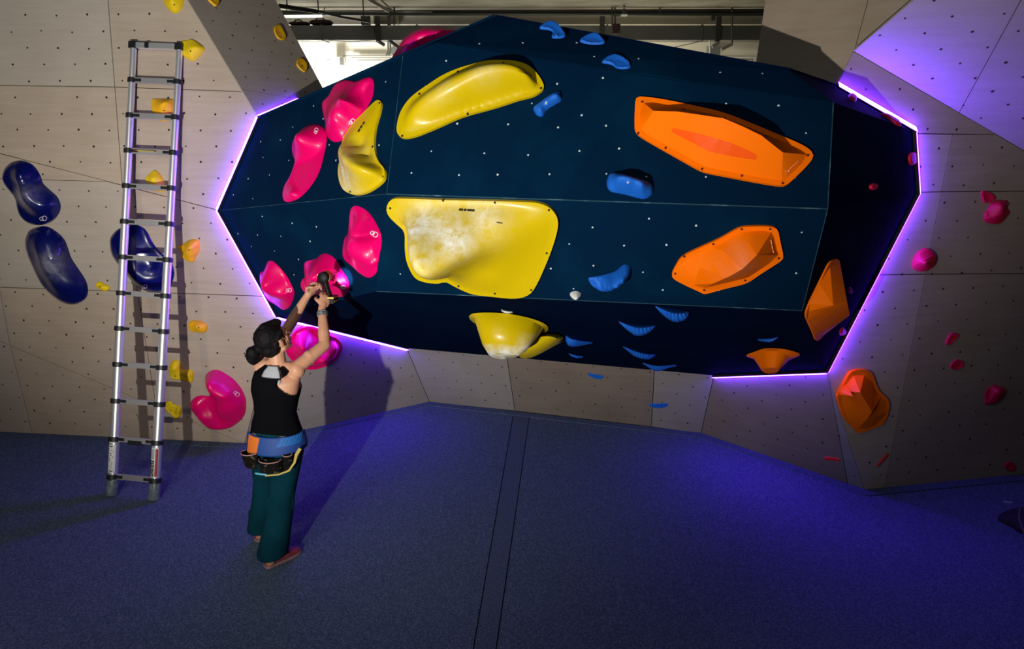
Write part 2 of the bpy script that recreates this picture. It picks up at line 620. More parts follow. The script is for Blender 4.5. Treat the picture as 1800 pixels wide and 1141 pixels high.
g = lambda pl, *px: [pl.hit(*p) for p in px]
facet([pA, pB, bM2, bN], M['navy']); facet([pA, bN, bK], M['navy'])
facet(g(PL_U, (680, 341), (708, 99), (765, 75), (1150, 135.8), (1133, 356)), M['navy'])
facet(g(PL_U, (1133, 356), (1150, 135.8), (1465, 180), (1455, 367)), M['navy'])
facet(g(PL_LO, (680, 341), (1133, 356), (1128, 533), (662, 512)), M['navy'])
facet(g(PL_LO, (1133, 356), (1455, 367), (1410, 546), (1128, 533)), M['navy'])
facet([pB, pC, bM2], M['navy']); facet([pC, bL1, bM2], M['navy'])
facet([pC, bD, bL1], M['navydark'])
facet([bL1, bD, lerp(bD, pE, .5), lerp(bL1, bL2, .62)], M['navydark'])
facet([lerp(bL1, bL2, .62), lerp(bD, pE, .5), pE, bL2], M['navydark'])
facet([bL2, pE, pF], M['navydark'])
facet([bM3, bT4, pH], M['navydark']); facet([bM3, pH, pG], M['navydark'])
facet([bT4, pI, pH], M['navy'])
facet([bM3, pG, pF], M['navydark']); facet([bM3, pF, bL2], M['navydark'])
facet([bN, bT0, bJ], M['navy']); facet([bN, bJ, bK], M['navy'])
facet([bT0, bT4, bJ2], M['navy']); facet([bT0, bJ2, bJ], M['navy'])
facet([bT4, pI, bJ2], M['navy'])
back = np.array([0, 1.6, -0.6])
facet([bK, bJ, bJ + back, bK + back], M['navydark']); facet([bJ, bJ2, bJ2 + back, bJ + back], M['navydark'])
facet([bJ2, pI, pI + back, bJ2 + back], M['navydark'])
# worn paint along the ridges
def worn(a, b, r, off=(0, -0.001, 0)):
    MB().tube([np.asarray(a) + off, np.asarray(b) + off], r, 6).build('worn_edge', M['edge'], bo)
worn(bM2, bM3, 0.004); worn(bL1, bL2, 0.003); worn(bM3, bT4, 0.003); worn(bM3, bL2, 0.003)
worn(bM2, pB, 0.002); worn(bM2, bN, 0.002)
DD = dict(su=0.29, sv=0.15, r=0.0065, name='chalky_hole', jit=0.02, drop=0.1)
dots([(455, 215), (390, 368), (680, 335), (705, 110), (525, 185)], PL_UL, bo, M['chalkdot'], **DD)
dots([(680, 335), (710, 105), (770, 85), (1460, 185), (1450, 360)], PL_U, bo, M['chalkdot'], **DD)
dots([(680, 348), (1450, 372), (1408, 540), (668, 508)], PL_LO, bo, M['chalkdot'], **DD)
dots([(395, 376), (672, 346), (490, 548)], Plane(pB, pC, bM2), bo, M['chalkdot'], **DD)
dots([(675, 352), (658, 505), (492, 550)], Plane(pC, bL1, bM2), bo, M['chalkdot'], **DD)
dots([(780, 75), (870, 36), (1385, 128), (1440, 165)], Plane(bT0, bT4, bJ2), bo, M['chalkdot'], **DD)

# ------------------------------------------------------------------ violet light strips round the boulder
M['led_back'] = plain('light_strip_channel', (0.02, 0.02, 0.03), 0.5)
BC = bM2 * .5 + bM3 * .5


def led(px, pls, label, wid=None):
    """thin light strip facing outwards from the boulder: a diffuser in a dark channel, one run per edge"""
    root = empty('led_strip', px[1], label, 'light strip')
    for i in range(len(px) - 1):
        a, b, n = px[i], px[i + 1], pls[i].n
        d = (b - a) / np.linalg.norm(b - a)
        out = np.cross(d, n)
        if out @ ((a + b) / 2 - BC - n * (((a + b) / 2 - BC) @ n)) < 0: out = -out
        if i == 0 and pls[0] is PL_LP and out[2] < 0: out = -out
        w_ = 1.3 * (wid or [1] * 9)[i]
        o0, o1 = n * 0.004 + out * 0.020 * w_, n * 0.030 * w_ - out * 0.004
        k0 = n * 0.004 - out * 0.010
        e = 0.004
        V = [a + o0 - d * e, b + o0 + d * e, b + o1 + d * e, a + o1 - d * e]
        back_ = [v - (out * .7 + n * .7) * 0.003 for v in V]
        mesh_obj('diffuser', V, [(0, 1, 2, 3)], M['led'], root)
        W = back_ + [a + k0 - d * e, b + k0 + d * e]
        mesh_obj('channel', W, [(0, 1, 2, 3), (2, 3, 4, 5), (0, 1, 5, 4), (0, 3, 4), (1, 2, 5)], M['led_back'], root)
    return root


led([bK, pA, pB, pC, pD], [PL_LP, PL_LT, PL_LM, PL_NA], 'violet glowing light strip along the left edge of the boulder')
led([pE, pF, pG, pH, pI], [PL_NC, PL_R, PL_R, PL_R], 'violet glowing light strip along the right edge of the boulder', [1, 1, 1, 1.15])
# ------------------------------------------------------------------ hold materials
def gloss(name, col, rough=0.22, coat=0.35, chalk=False, grain=None, spec=0.35):
    m, N, L, b = new_mat(name)
    b.inputs['Base Color'].default_value = (*col, 1)
    b.inputs['Roughness'].default_value = rough
    b.inputs['Coat Weight'].default_value = coat
    b.inputs['Coat Roughness'].default_value = 0.08
    b.inputs['Specular IOR Level'].default_value = spec
    tc = N.new('ShaderNodeTexCoord')
    if chalk:       # hand chalk rubbed into the hold, patch shapes stored on the mesh
        at = N.new('ShaderNodeAttribute'); at.attribute_name = 'chalk'
        t = N.new('ShaderNodeTexNoise'); t.inputs['Scale'].default_value = 15; t.inputs['Detail'].default_value = 7
        t.inputs['Roughness'].default_value = 0.7
        L.new(tc.outputs['Object'], t.inputs['Vector'])
        mu = N.new('ShaderNodeMath'); mu.operation = 'MULTIPLY_ADD'; mu.inputs[1].default_value = 3.6; mu.inputs[2].default_value = -2.1
        L.new(t.outputs['Fac'], mu.inputs[0])
        ad = N.new('ShaderNodeMath'); ad.operation = 'MULTIPLY_ADD'; ad.inputs[1].default_value = 1.0; ad.use_clamp = True
        sm = N.new('ShaderNodeMath'); sm.operation = 'MULTIPLY'
        mu2 = N.new('ShaderNodeMath'); mu2.operation = 'ADD'; mu2.inputs[1].default_value = 1.0
        L.new(mu.outputs[0], mu2.inputs[0])
        L.new(mu2.outputs[0], sm.inputs[0]); L.new(at.outputs['Fac'], sm.inputs[1])
        L.new(sm.outputs[0], ad.inputs[0]); ad.inputs[2].default_value = 0.0
        mx = N.new('ShaderNodeMix'); mx.data_type = 'RGBA'
        mx.inputs[6].default_value = (*col, 1); mx.inputs[7].default_value = (0.86, 0.85, 0.78, 1)
        L.new(ad.outputs[0], mx.inputs[0]); L.new(mx.outputs[2], b.inputs['Base Color'])
        mr = N.new('ShaderNodeMapRange'); mr.inputs[3].default_value = rough; mr.inputs[4].default_value = 0.85
        L.new(ad.outputs[0], mr.inputs[0]); L.new(mr.outputs[0], b.inputs['Roughness'])
    if grain:
        t = N.new('ShaderNodeTexNoise'); t.inputs['Scale'].default_value = grain; t.inputs['Detail'].default_value = 3
        L.new(tc.outputs['Object'], t.inputs['Vector'])
        bp = N.new('ShaderNodeBump'); bp.inputs['Strength'].default_value = 0.35; bp.inputs['Distance'].default_value = 0.004
        L.new(t.outputs['Fac'], bp.inputs['Height']); L.new(bp.outputs[0], b.inputs['Normal'])
    return m


M['pink'] = gloss('pink_fibreglass', (0.76, 0.0004, 0.132), 0.35, 0.15, spec=0.25)
M['yellow'] = gloss('yellow_fibreglass', (0.58, 0.415, 0.001), 0.32, 0.15, chalk=True, spec=0.22)
M['orange'] = gloss('orange_fibreglass', (1.0, 0.175, 0.0002), 0.5, 0.0, chalk=True, spec=0.06)
M['orange_deep'] = gloss('orange_smooth_inlay', (0.95, 0.095, 0.0005), 0.3, 0.2)
M['cobalt'] = gloss('deep_blue_fibreglass', (0.0012, 0.004, 0.085), 0.2, 0.4, chalk=True)
M['blue'] = gloss('sky_blue_resin', (0.004, 0.115, 0.56), 0.65, 0.0, grain=120)
M['amber'] = gloss('amber_yellow_resin', (0.80, 0.42, 0.004), 0.6, 0.0, grain=90)
M['lemon'] = gloss('lemon_yellow_resin', (0.78, 0.55, 0.004), 0.6, 0.0, grain=90)
M['red'] = gloss('raspberry_red_resin', (0.62, 0.004, 0.035), 0.55, 0.0, grain=90)
M['scarlet'] = gloss('scarlet_resin', (0.75, 0.025, 0.008), 0.55, 0.0)
M['bolt'] = plain('dark_bolt', (0.02, 0.012, 0.006), 0.5, 0.3)
M['bolt_red'] = plain('recessed_bolt_hole', (0.10, 0.008, 0.002), 0.7)
M['print_white'] = plain('white_print', (0.85, 0.78, 0.82), 0.5)
M['print_black'] = plain('black_print', (0.02, 0.016, 0.004), 0.5)
M['print_peach'] = plain('pale_orange_print', (0.9, 0.36, 0.16), 0.5)


def catmull(pts, n=6):
    P = np.asarray(pts, float)
    k = len(P)
    out = []
    for i in range(k):
        a, b, c, d = P[i - 1], P[i], P[(i + 1) % k], P[(i + 2) % k]
        for t in np.arange(n) / n:
            out.append(0.5 * ((2 * b) + (c - a) * t + (2 * a - 5 * b + 4 * c - d) * t * t + (3 * b - a - 3 * c + d) * t ** 3))
    return np.array(out)


def chaikin(pts, it=2):
    P = np.asarray(pts, float)
    for _ in range(it):
        Q = np.roll(P, -1, 0)
        P = np.stack([P * .75 + Q * .25, P * .25 + Q * .75], 1).reshape(-1, 2)
    return P


def resample(P, n):
    P = np.asarray(P, float)
    Q = np.vstack([P, P[:1]])
    d = np.r_[0, np.cumsum(np.linalg.norm(np.diff(Q, axis=0), axis=1))]
    t = np.arange(n) / n * d[-1]
    return np.stack([np.interp(t, d, Q[:, i]) for i in range(2)], 1)


def tps_fit(X, h):
    n = len(X)
    D = np.linalg.norm(X[:, None] - X[None], axis=2)
    K = np.where(D > 0, D * D * np.log(D + 1e-12), 0)
    A = np.zeros((n + 3, n + 3))
    A[:n, :n] = K + np.eye(n) * 2e-4
    A[:n, n:] = np.c_[np.ones(n), X]
    A[n:, :n] = A[:n, n:].T
    w = np.linalg.solve(A, np.r_[h, 0, 0, 0])

    def f(Y):
        Y = np.atleast_2d(Y)
        D = np.linalg.norm(Y[:, None] - X[None], axis=2)
        K = np.where(D > 0, D * D * np.log(D + 1e-12), 0)
        return K @ w[:n] + np.c_[np.ones(len(Y)), Y] @ w[n:]
    return f


def inside_many(poly, P):
    P = np.atleast_2d(P)
    c = np.zeros(len(P), bool)
    for i in range(len(poly)):
        (x1, y1), (x2, y2) = poly[i], poly[(i + 1) % len(poly)]
        if y1 == y2: continue
        c ^= ((y1 > P[:, 1]) != (y2 > P[:, 1])) & (P[:, 0] < (x2 - x1) * (P[:, 1] - y1) / (y2 - y1) + x1)
    return c


class Hold:
    """a climbing hold: outline and surface heights measured on its wall plane"""
    def __init__(s, name, label, cat, pl, outline, ctrl, mat, rim=0.012, flange=0.0, group=None,
                 mode='smooth', edges=(), chalk=(), bolts=(), step=None, corner=False, ribs=None, boltmat='bolt'):
        s.pl = pl
        px = chaikin(outline, 3) if (corner or mode == 'facet') else catmull(outline, 6)
        big = max(np.ptp(px[:, 0]), np.ptp(px[:, 1])) > 60
        px = resample(px, 110 if big else 44)
        O = np.array([pl.uv(pl.hit(*p, 0.0)) for p in px])
        ctr = O.mean(0)
        size = max(np.ptp(O[:, 0]), np.ptp(O[:, 1]))
        C = np.array([pl.uv(pl.hit(x, y, h)) for x, y, h in ctrl]) if len(ctrl) else np.zeros((0, 2))
        H = np.array([c[2] for c in ctrl]) if len(ctrl) else np.zeros(0)
        FL = inset2(resample(O, (100 if mode == 'smooth' else 60) if big else 30), flange) if flange else None
        n = len(O)
        if mode == 'smooth':
            st = step or size / (44 if big else 22)
            g = []
            lo, hi = O.min(0), O.max(0)
            j = 0
            v = lo[1]
            while v < hi[1]:
                u = lo[0] + (st / 2 if j % 2 else 0)
                while u < hi[0]:
                    g.append((u, v)); u += st
                v += st * 0.866; j += 1
            g = np.array(g)
            g = g[inside_many(O, g)]
            g = g[seg_dist(O, g) > 0.45 * st]
            B = FL if FL is not None else resample(O, 40 if big else 24)
            keep = np.ones(len(C), bool)
            f0 = tps_fit(np.vstack([B, C]) / size, np.r_[np.full(len(B), rim), H])
            def hf(Y):
                Y = np.atleast_2d(Y)
                h = f0(Y / size)
                d = seg_dist(O, Y)
                ins = inside_many(O, Y)
                d = np.where(ins, d, 0)
                if flange:
                    t = np.clip((d - flange * 0.9) / (flange * 0.5), 0, 1)
                    h = rim + (h - rim) * t * t * (3 - 2 * t)
                else:
                    t = np.clip(d / (0.05 * size), 0, 1)
                    h = rim * (0.35 + 0.65 * np.sqrt(t)) + np.maximum(h - rim, -rim * 0.5) * np.sqrt(t) ** 0.8
                return np.maximum(h, 0.004)
            pts = np.vstack([O, g])
            V2, E2, F2 = delaunay_2d_cdt([Vector(p) for p in pts], [(i, (i + 1) % n) for i in range(n)], [], 1, 1e-5)[:3]
            V2 = np.array([tuple(v) for v in V2])
            h = hf(V2)
            if ribs:
                a = math.radians(ribs[0]); q = V2 @ np.array([math.cos(a), math.sin(a)])
                d = np.clip(seg_dist(O, V2) / (0.1 * size), 0, 1)
                h = h + d * ribs[2] * np.sin(2 * math.pi * q / ribs[1])
            s.hf = hf
        else:
            B = FL if FL is not None else np.zeros((0, 2))
            pts = np.vstack([O, B, C])
            hh = np.r_[np.full(n, rim), np.full(len(B), rim), H]
            ed = [(i, (i + 1) % n) for i in range(n)] + [(n + i, n + (i + 1) % len(B)) for i in range(len(B))]
            k = n + len(B)
            ed += [(k + a, k + b) for a, b in edges]
            V2, E2, F2 = delaunay_2d_cdt([Vector(p) for p in pts], ed, [], 1, 1e-5)[:3]
            V2 = np.array([tuple(v) for v in V2])
            h = np.array([hh[np.argmin(np.linalg.norm(pts - v, axis=1))] for v in V2])
            T = [tuple(f) for f in F2]
            def hf(Y):
                Y = np.atleast_2d(Y)
                r = np.zeros(len(Y))
                for t in T:
                    a, b, c = V2[list(t)]
                    e1, e2 = b - a, c - a
                    dt = e1[0] * e2[1] - e1[1] * e2[0]
                    if abs(dt) < 1e-12: continue
                    d = Y - a
                    p = (d[:, 0] * e2[1] - d[:, 1] * e2[0]) / dt
                    q = (e1[0] * d[:, 1] - e1[1] * d[:, 0]) / dt
                    m = (p > -1e-3) & (q > -1e-3) & (p + q < 1.001)
                    r[m] = (h[t[0]] * (1 - p - q) + h[t[1]] * p + h[t[2]] * q)[m]
                return r
            s.hf = hf
        V = [pl.xyz(p[0], p[1], hh_) for p, hh_ in zip(V2, h)]
        F = [tuple(f) for f in F2]
        # skirt down to the wall
        oi = [int(np.argmin(np.linalg.norm(V2 - p, axis=1))) for p in O]
        k = len(V)
        V += [pl.xyz(p[0], p[1], 0.0006) for p in O]
        F += [(oi[i], k + i, k + (i + 1) % n, oi[(i + 1) % n]) for i in range(n) if oi[i] != oi[(i + 1) % n]]
        s.root = mesh_obj(name, V, F, mat, None, pl.xyz(ctr[0], ctr[1]), smooth=True, sharp=50 if mode == 'smooth' else 22)
        tag(s.root, label, cat, group)
        if chalk:
            at = s.root.data.attributes.new('chalk', 'FLOAT', 'POINT')
            cv = np.zeros(len(V))
            Q = np.array(V)
            for x, y, r, a in chalk:
                u = pl.uv(s.at(x, y))
                c3 = pl.xyz(u[0], u[1], s.hf(u)[0])
                cv = np.maximum(cv, a * np.exp(-(np.linalg.norm(Q - c3, axis=1) / r) ** 2))
            at.data.foreach_set('value', cv.astype(np.float32))
        for x, y in bolts:
            s.bolt(x, y, M[boltmat])

    def at(s, x, y):
        """surface point seen at photo position (x, y)"""
        hs = np.linspace(0.42, 0.0, 120)
        P = [s.pl.hit(x, y, h) for h in hs]
        H = s.hf(np.array([s.pl.uv(p) for p in P]))
        for i, (h, q) in enumerate(zip(hs, H)):
            if q >= h:
                a, b = h, hs[max(i - 1, 0)]
                for _ in range(9):
                    m = (a + b) / 2
                    if float(s.hf(s.pl.uv(s.pl.hit(x, y, m)))[0]) >= m: a = m
                    else: b = m
                return s.pl.hit(x, y, a)
        return P[-1]

    def patch(s, poly, mat, name, step=5.0, off=0.003):
        """thin printed or moulded patch lying on the surface inside a photo polygon"""
        O = resample(poly, 40)
        g = np.array([(x, y) for x in np.arange(O[:, 0].min(), O[:, 0].max(), step) for y in np.arange(O[:, 1].min(), O[:, 1].max(), step)])
        g = g[inside_many(O, g)]
        g = g[seg_dist(O, g) > step * .4]
        V2, E2, F2 = delaunay_2d_cdt([Vector(q) for q in np.vstack([O, g])], [(i, (i + 1) % 40) for i in range(40)], [], 1, 1e-4)[:3]
        V = [s.at(*q) + s.pl.n * off for q in V2]
        return mesh_obj(name, V, [tuple(f) for f in F2], mat, s.root)

    def bolt(s, x, y, mat, r=0.0085):
        u = s.pl.uv(s.at(x, y))
        h = float(s.hf(u)[0])
        ring = [(r * math.cos(a), r * math.sin(a)) for a in np.arange(8) * math.pi / 4]
        V = [s.pl.xyz(u[0] + a, u[1] + b, h - 0.004) for a, b in ring] + [s.pl.xyz(u[0] + a * .8, u[1] + b * .8, h + 0.004) for a, b in ring]
        V += [s.pl.xyz(u[0] + a * .4, u[1] + b * .4, h + 0.002) for a, b in ring]
        F = [(i, (i + 1) % 8, 8 + (i + 1) % 8, 8 + i) for i in range(8)] + [(8 + i, 8 + (i + 1) % 8, 16 + (i + 1) % 8, 16 + i) for i in range(8)] + [tuple(range(16, 24))]
        mesh_obj('bolt', V, F, mat, s.root)

    def stroke(s, lines, rad, mat, name):
        """printed mark: thin lines laid on the surface, given as photo polylines"""
        mb = MB()
        for ln in lines:
            P = []
            for x, y in ln:
                u = s.pl.uv(s.at(x, y))
                P.append(s.pl.xyz(u[0], u[1], float(s.hf(u)[0]) + 0.002))
            mb.tube(P, rad, 5)
        return mb.build(name, mat, s.root)

    def ringmark(s, x, y, r, mat, ang=0.0, rad=0.0028):
        """two interlocked rings"""
        L = []
        for dx, dy, q in ((-0.45, 0.35, 0.62), (0.35, -0.25, 0.80)):
            c, sn = math.cos(ang), math.sin(ang)
            cx, cy = x + r * (dx * c - dy * sn), y + r * (dx * sn + dy * c)
            L.append([(cx + q * r * math.cos(t), cy + q * r * math.sin(t)) for t in np.linspace(0, 2 * math.pi, 15)])
        return s.stroke(L, rad, mat, 'ring_logo')


def loft_hold(name, label, cat, pl, rings, mat, group=None, loc=None, sharp=50, n=48, corner=False, chalkf=None):
    """hold built of rings: each (photo outline, height above the wall)"""
    V, F = [], []
    for k, (o, h) in enumerate(rings):
        P = resample(chaikin(o, 3) if corner else catmull(o, 6), n)
        if k == 0:
            start = int(np.argmin(P[:, 0]))
        start = int(np.argmin(P[:, 0]))
        P = np.roll(P, -start, 0)
        A = sum(P[i][0] * P[(i + 1) % n][1] - P[(i + 1) % n][0] * P[i][1] for i in range(n))
        if A < 0:
            P = np.roll(P[::-1], 1, 0)
        V += [pl.hit(x, y, h) for x, y in P]
    m = len(rings)
    for k in range(m - 1):
        F += [(k * n + i, k * n + (i + 1) % n, (k + 1) * n + (i + 1) % n, (k + 1) * n + i) for i in range(n)]
    top = np.array(V[(m - 1) * n:])
    V.append(top.mean(0))
    F += [((m - 1) * n + i, (m - 1) * n + (i + 1) % n, m * n) for i in range(n)]
    F.append(tuple(range(n)))
    o = mesh_obj(name, V, F, mat, None, np.array(V[:n]).mean(0), smooth=True, sharp=sharp)
    tag(o, label, cat, group)
    if chalkf:
        at = o.data.attributes.new('chalk', 'FLOAT', 'POINT')
        at.data.foreach_set('value', np.array([chalkf(p) for p in V], dtype=np.float32))
    return o


def crescent(name, label, pl, U, Lw, mat, group, ribs=0, n=18, dep=1.0):
    """jug under an overhang: upper photo curve U touches the wall, lower curve Lw is its hanging lip"""
    U, Lw = np.asarray(U, float), np.asarray(Lw, float)

    def along(P, t):
        d = np.r_[0, np.cumsum(np.linalg.norm(np.diff(P, axis=0), axis=1))]
        return np.stack([np.interp(t * d[-1], d, P[:, i]) for i in range(2)], 1)
    t = np.linspace(0, 1, n)
    u, l = along(U, t), along(Lw, t)
    V, F = [], []
    for i in range(n):
        dist = np.linalg.norm(pl.hit(*u[i]) - CAM)
        hpx = max(np.linalg.norm(l[i] - u[i]), 0.8)
        h = hpx * dist / FOC * 0.92 * dep + 0.004
        rb = 1 + (0.07 * math.sin(i * math.pi) if not ribs else 0.10 * (1 if i % 2 else -1))
        h *= rb if ribs == 0 else 1 + 0.035 * (1 if i % 2 else -1)
        a, b = u[i], l[i]
        prof = [(a, 0.0), (a * .62 + b * .38, h * .62), (a * .2 + b * .8, h * .95), (b, h * .93), (b * .6 + a * .4 + (0, 2.5), h * .45), (a + (0, 3.5), 0.0)]
        V += [pl.hit(p[0], p[1], hh) for p, hh in prof]
    m = 6
    for i in range(n - 1):
        F += [(i * m + j, i * m + (j + 1) % m, (i + 1) * m + (j + 1) % m, (i + 1) * m + j) for j in range(m)]
    F += [tuple(range(m)), tuple(range((n - 1) * m, n * m))]
    o = mesh_obj(name, V, F, mat, None, np.array(V).mean(0), smooth=True, sharp=60)
    tag(o, label, 'climbing hold', group)
    return o


def crest(pts, n=4):
    """densify a crest line of (x, y, height) points"""
    P = np.asarray(pts, float)
    out = []
    for i in range(len(P) - 1):
        for t in np.arange(n) / n:
            a, b, c, d = P[max(i - 1, 0)], P[i], P[i + 1], P[min(i + 2, len(P) - 1)]
            out.append(tuple(0.5 * ((2 * b) + (c - a) * t + (2 * a - 5 * b + 4 * c - d) * t * t + (3 * b - a - 3 * c + d) * t ** 3)))
    return out + [tuple(P[-1])]


PK, YL, OR = 'pink fibreglass macro holds', 'yellow fibreglass macro holds', 'orange facetted macro holds'
CH = 'climbing hold'
PL_LLb = Plane(pC, bL1, bM2)
PL_LLa = Plane(pB, pC, bM2)

# ---- pink macros
h = Hold('macro_hold', 'pink triangular macro hold with an undercut top, touching the narrow yellow horn', CH, PL_UL,
     [(606,142),(627,143),(640,138),(648,136),(656,140),(658,152),(655,170),(648,185),(636,204),(619,221),(610,234),(603,246),(589,250),(579,244),(574,234),(573,219),(569,200),(567,187),(569,178),(579,168),(585,156),(594,146)],
     crest([(580,188,.09),(600,181,.155),(622,171,.155),(644,154,.08)]) + [(590,212,.095),(610,204,.10),(632,188,.08),(599,160,.05),(619,153,.045),(639,144,.03),(590,234,.045)], M['pink'], 0.014, group=PK)
h.ringmark(619, 214, 4.5, M['print_white'], 0.0)
h = Hold('macro_hold', 'long pink comma shaped macro hold leaning on the upper left facet', CH, PL_UL,
     [(545,220),(558,219),(568,224),(574,235),(574,252),(570,271),(564,295),(556,313),(543,332),(528,347),(514,354),(503,355),(498,348),(498,337),(502,324),(509,313),(515,299),(519,284),(516,274),(514,263),(516,250),(525,237),(536,225)],
     [(528,250,.13),(536,270,.15),(537,298,.13),(525,325,.09),(546,238,.08),(510,342,.05),(556,262,.09),(548,300,.09),(535,238,.12)], M['pink'], 0.014, group=PK)
h.ringmark(556, 230, 4, M['print_white'], -0.6, 0.002)
h = Hold('macro_hold', 'pink shield shaped macro hold left of the big yellow macro', CH, PL_LLb,
     [(625,358),(632,360),(642,367),(653,379),(661,392),(668,406),(671,418),(671,430),(668,446),(665,463),(663,477),(658,484),(650,488),(640,485),(629,477),(619,467),(609,459),(604,451),(603,441),(604,430),(607,418),(613,409),(614,396),(615,378),(617,365),(621,360)],
     [(623,397,.05),(632,415,.14),(613,438,.11),(640,440,.15),(656,430,.07),(637,388,.07),(637,468,.04),(655,465,.04),(622,420,.13),(615,452,.08)], M['pink'], 0.014, group=PK)
h.ringmark(658, 411, 5.5, M['print_white'], 1.1)
h = Hold('macro_hold', 'pink rounded macro hold at the lower left tip of the boulder above the woman', CH, PL_LLa,
     [(476,458),(481,460),(489,467),(498,477),(506,488),(512,500),(517,511),(517,520),(514,531),(509,540),(503,544),(497,544),(490,539),(482,534),(473,529),(466,522),(461,513),(461,504),(458,496),(457,487),(458,479),(464,476),(468,467),(471,460)],
     [(481,490,.13),(470,500,.14),(495,508,.10),(476,473,.05),(490,530,.05),(470,518,.10),(503,515,.06)], M['pink'], 0.012, group=PK)
h.ringmark(508, 510, 4, M['print_white'], 0.6, 0.002)
pinkP = h = Hold('macro_hold', 'pink chalky macro hold the woman is screwing onto the boulder', CH, PL_LLb,
     [(571,445),(578,447),(587,453),(596,464),(600,473),(607,482),(612,492),(614,503),(613,512),(607,520),(596,522),(586,524),(580,520),(551,518),(537,514),(531,507),(529,499),(532,491),(537,486),(536,477),(535,467),(536,458),(542,455),(553,454),(560,451),(563,447)],
     [(545,489,.13),(560,483,.17),(580,481,.18),(596,480,.10),(560,464,.10),(580,461,.09),(547,467,.09),(585,504,.07),(600,503,.05),(562,504,.07),(540,503,.06)], M['pink'], 0.012, group=PK)
h.ringmark(603, 505, 4, M['print_white'], 0.8, 0.002)
h = Hold('macro_hold', 'round pink dish macro hold with a crater, behind the woman under the light strip', CH, PL_NA,
     [(544,571),(555,573),(568,580),(576,586),(590,592),(597,599),(600,606),(597,617),(590,630),(576,639),(563,644),(550,647),(536,646),(524,642),(511,630),(503,620),(502,613),(506,602),(512,588),(519,579),(531,573)],
     [(522,605,.10),(538,597,.09),(543,612,.10),(572,606,.02),(558,600,.035),(566,615,.02),(592,610,.09),(585,622,.10),(570,632,.11),(545,636,.10),(560,583,.08),(580,597,.08)], M['pink'], 0.03, flange=0.03, group=PK)
h = Hold('macro_hold', 'pink kidney shaped macro hold low on the left wall', CH, PL_LM,
     [(379,650),(388,652),(400,659),(411,667),(423,681),(431,697),(433,711),(431,727),(423,739),(411,748),(400,753),(384,755),(369,753),(356,744),(345,731),(337,720),(335,711),(338,703),(345,697),(355,695),(367,696),(369,694),(367,687),(363,675),(361,665),(363,658),(370,652)],
     [(378,662,.10),(385,682,.15),(389,705,.155),(384,724,.09),(405,690,.12),(416,715,.09),(366,712,.006),(373,724,.008),(382,742,.02),(402,738,.05),(345,712,.06),(358,736,.05),(375,702,.02)], M['pink'], 0.02, group=PK)
h.ringmark(416, 692, 4.5, M['print_white'], 1.3, 0.002)
bS0 = bK + (bJ - bK) * 0.5
PL_S = Plane(bK + np.array([0, .10, -.02]), bJ + np.array([0, .10, -.02]), bK + np.array([0, .45, 1.0]))
h = Hold('macro_hold', 'pink macro hold rising over the top edge of the boulder', CH, PL_S,
     [(692,97),(695,93),(702,82),(709,71),(719,62),(732,54),(745,48),(761,46),(777,48),(791,51),(801,53),(812,60),(810,75),(760,95),(700,118),(688,112)],
     [(712,85,.10),(735,70,.16),(765,60,.15),(785,60,.08),(740,82,.12)], M['pink'], 0.02, group=PK)

# ---- yellow macros
yb = [(714,238),(955,156),(885,112),(805,127),(735,164),(822,199),(707,239)]
h = Hold('macro_hold', 'long yellow bean shaped macro hold at the top of the boulder', CH, PL_U,
     [(714,245),(703,241),(699,231),(701,215),(707,197),(720,178),(736,164),(755,151),(778,136),(805,124),(828,117),(855,110),(886,109),(910,111),(931,119),(947,135),(956,151),(956,159),(949,165),(936,172),(912,178),(891,185),(865,193),(828,203),(807,210),(778,223),(757,232),(734,241)],
     crest([(720,202,.06),(736,184,.11),(765,161,.155),(803,141,.185),(845,130,.195),(885,128,.175),(922,139,.12),(938,150,.07)]) + crest([(735,215,.04),(775,197,.065),(830,174,.08),(890,157,.07),(925,155,.045)]),
     M['yellow'], 0.022, flange=0.035, group=YL, bolts=[(707,239),(737,165),(805,126),(885,111),(951,155),(822,200)], chalk=[(850,122,.08,.18),(770,155,.08,.15)])
h = Hold('macro_hold', 'yellow horn shaped macro hold with a scooped flank between two pink macros', CH, PL_UL,
     [(670,178),(673,183),(671,198),(666,215),(662,234),(661,255),(663,271),(669,286),(678,297),(680,307),(677,319),(665,330),(648,340),(631,344),(619,342),(608,336),(601,324),(598,309),(598,295),(602,278),(603,261),(605,250),(612,234),(627,215),(642,200),(657,185),(664,179)],
     crest([(610,238,.05),(607,254,.10),(615,275,.145),(630,291,.145),(648,302,.10),(666,308,.045)]) + [(626,258,.035),(640,276,.035),(650,240,.025),(640,225,.03),(656,288,.035),(615,308,.10),(634,320,.07),(605,298,.08),(622,247,.04)],
     M['yellow'], 0.018, flange=0.016, group=YL, bolts=[(667,181),(673,311),(616,337),(655,258)], chalk=[(605,305,.14,.55)])
h.stroke([[(630,232),(633,227)], [(634,225.5),(637,221)], [(638.5,219),(641,215)]], 0.007, M['print_black'], 'lettering')
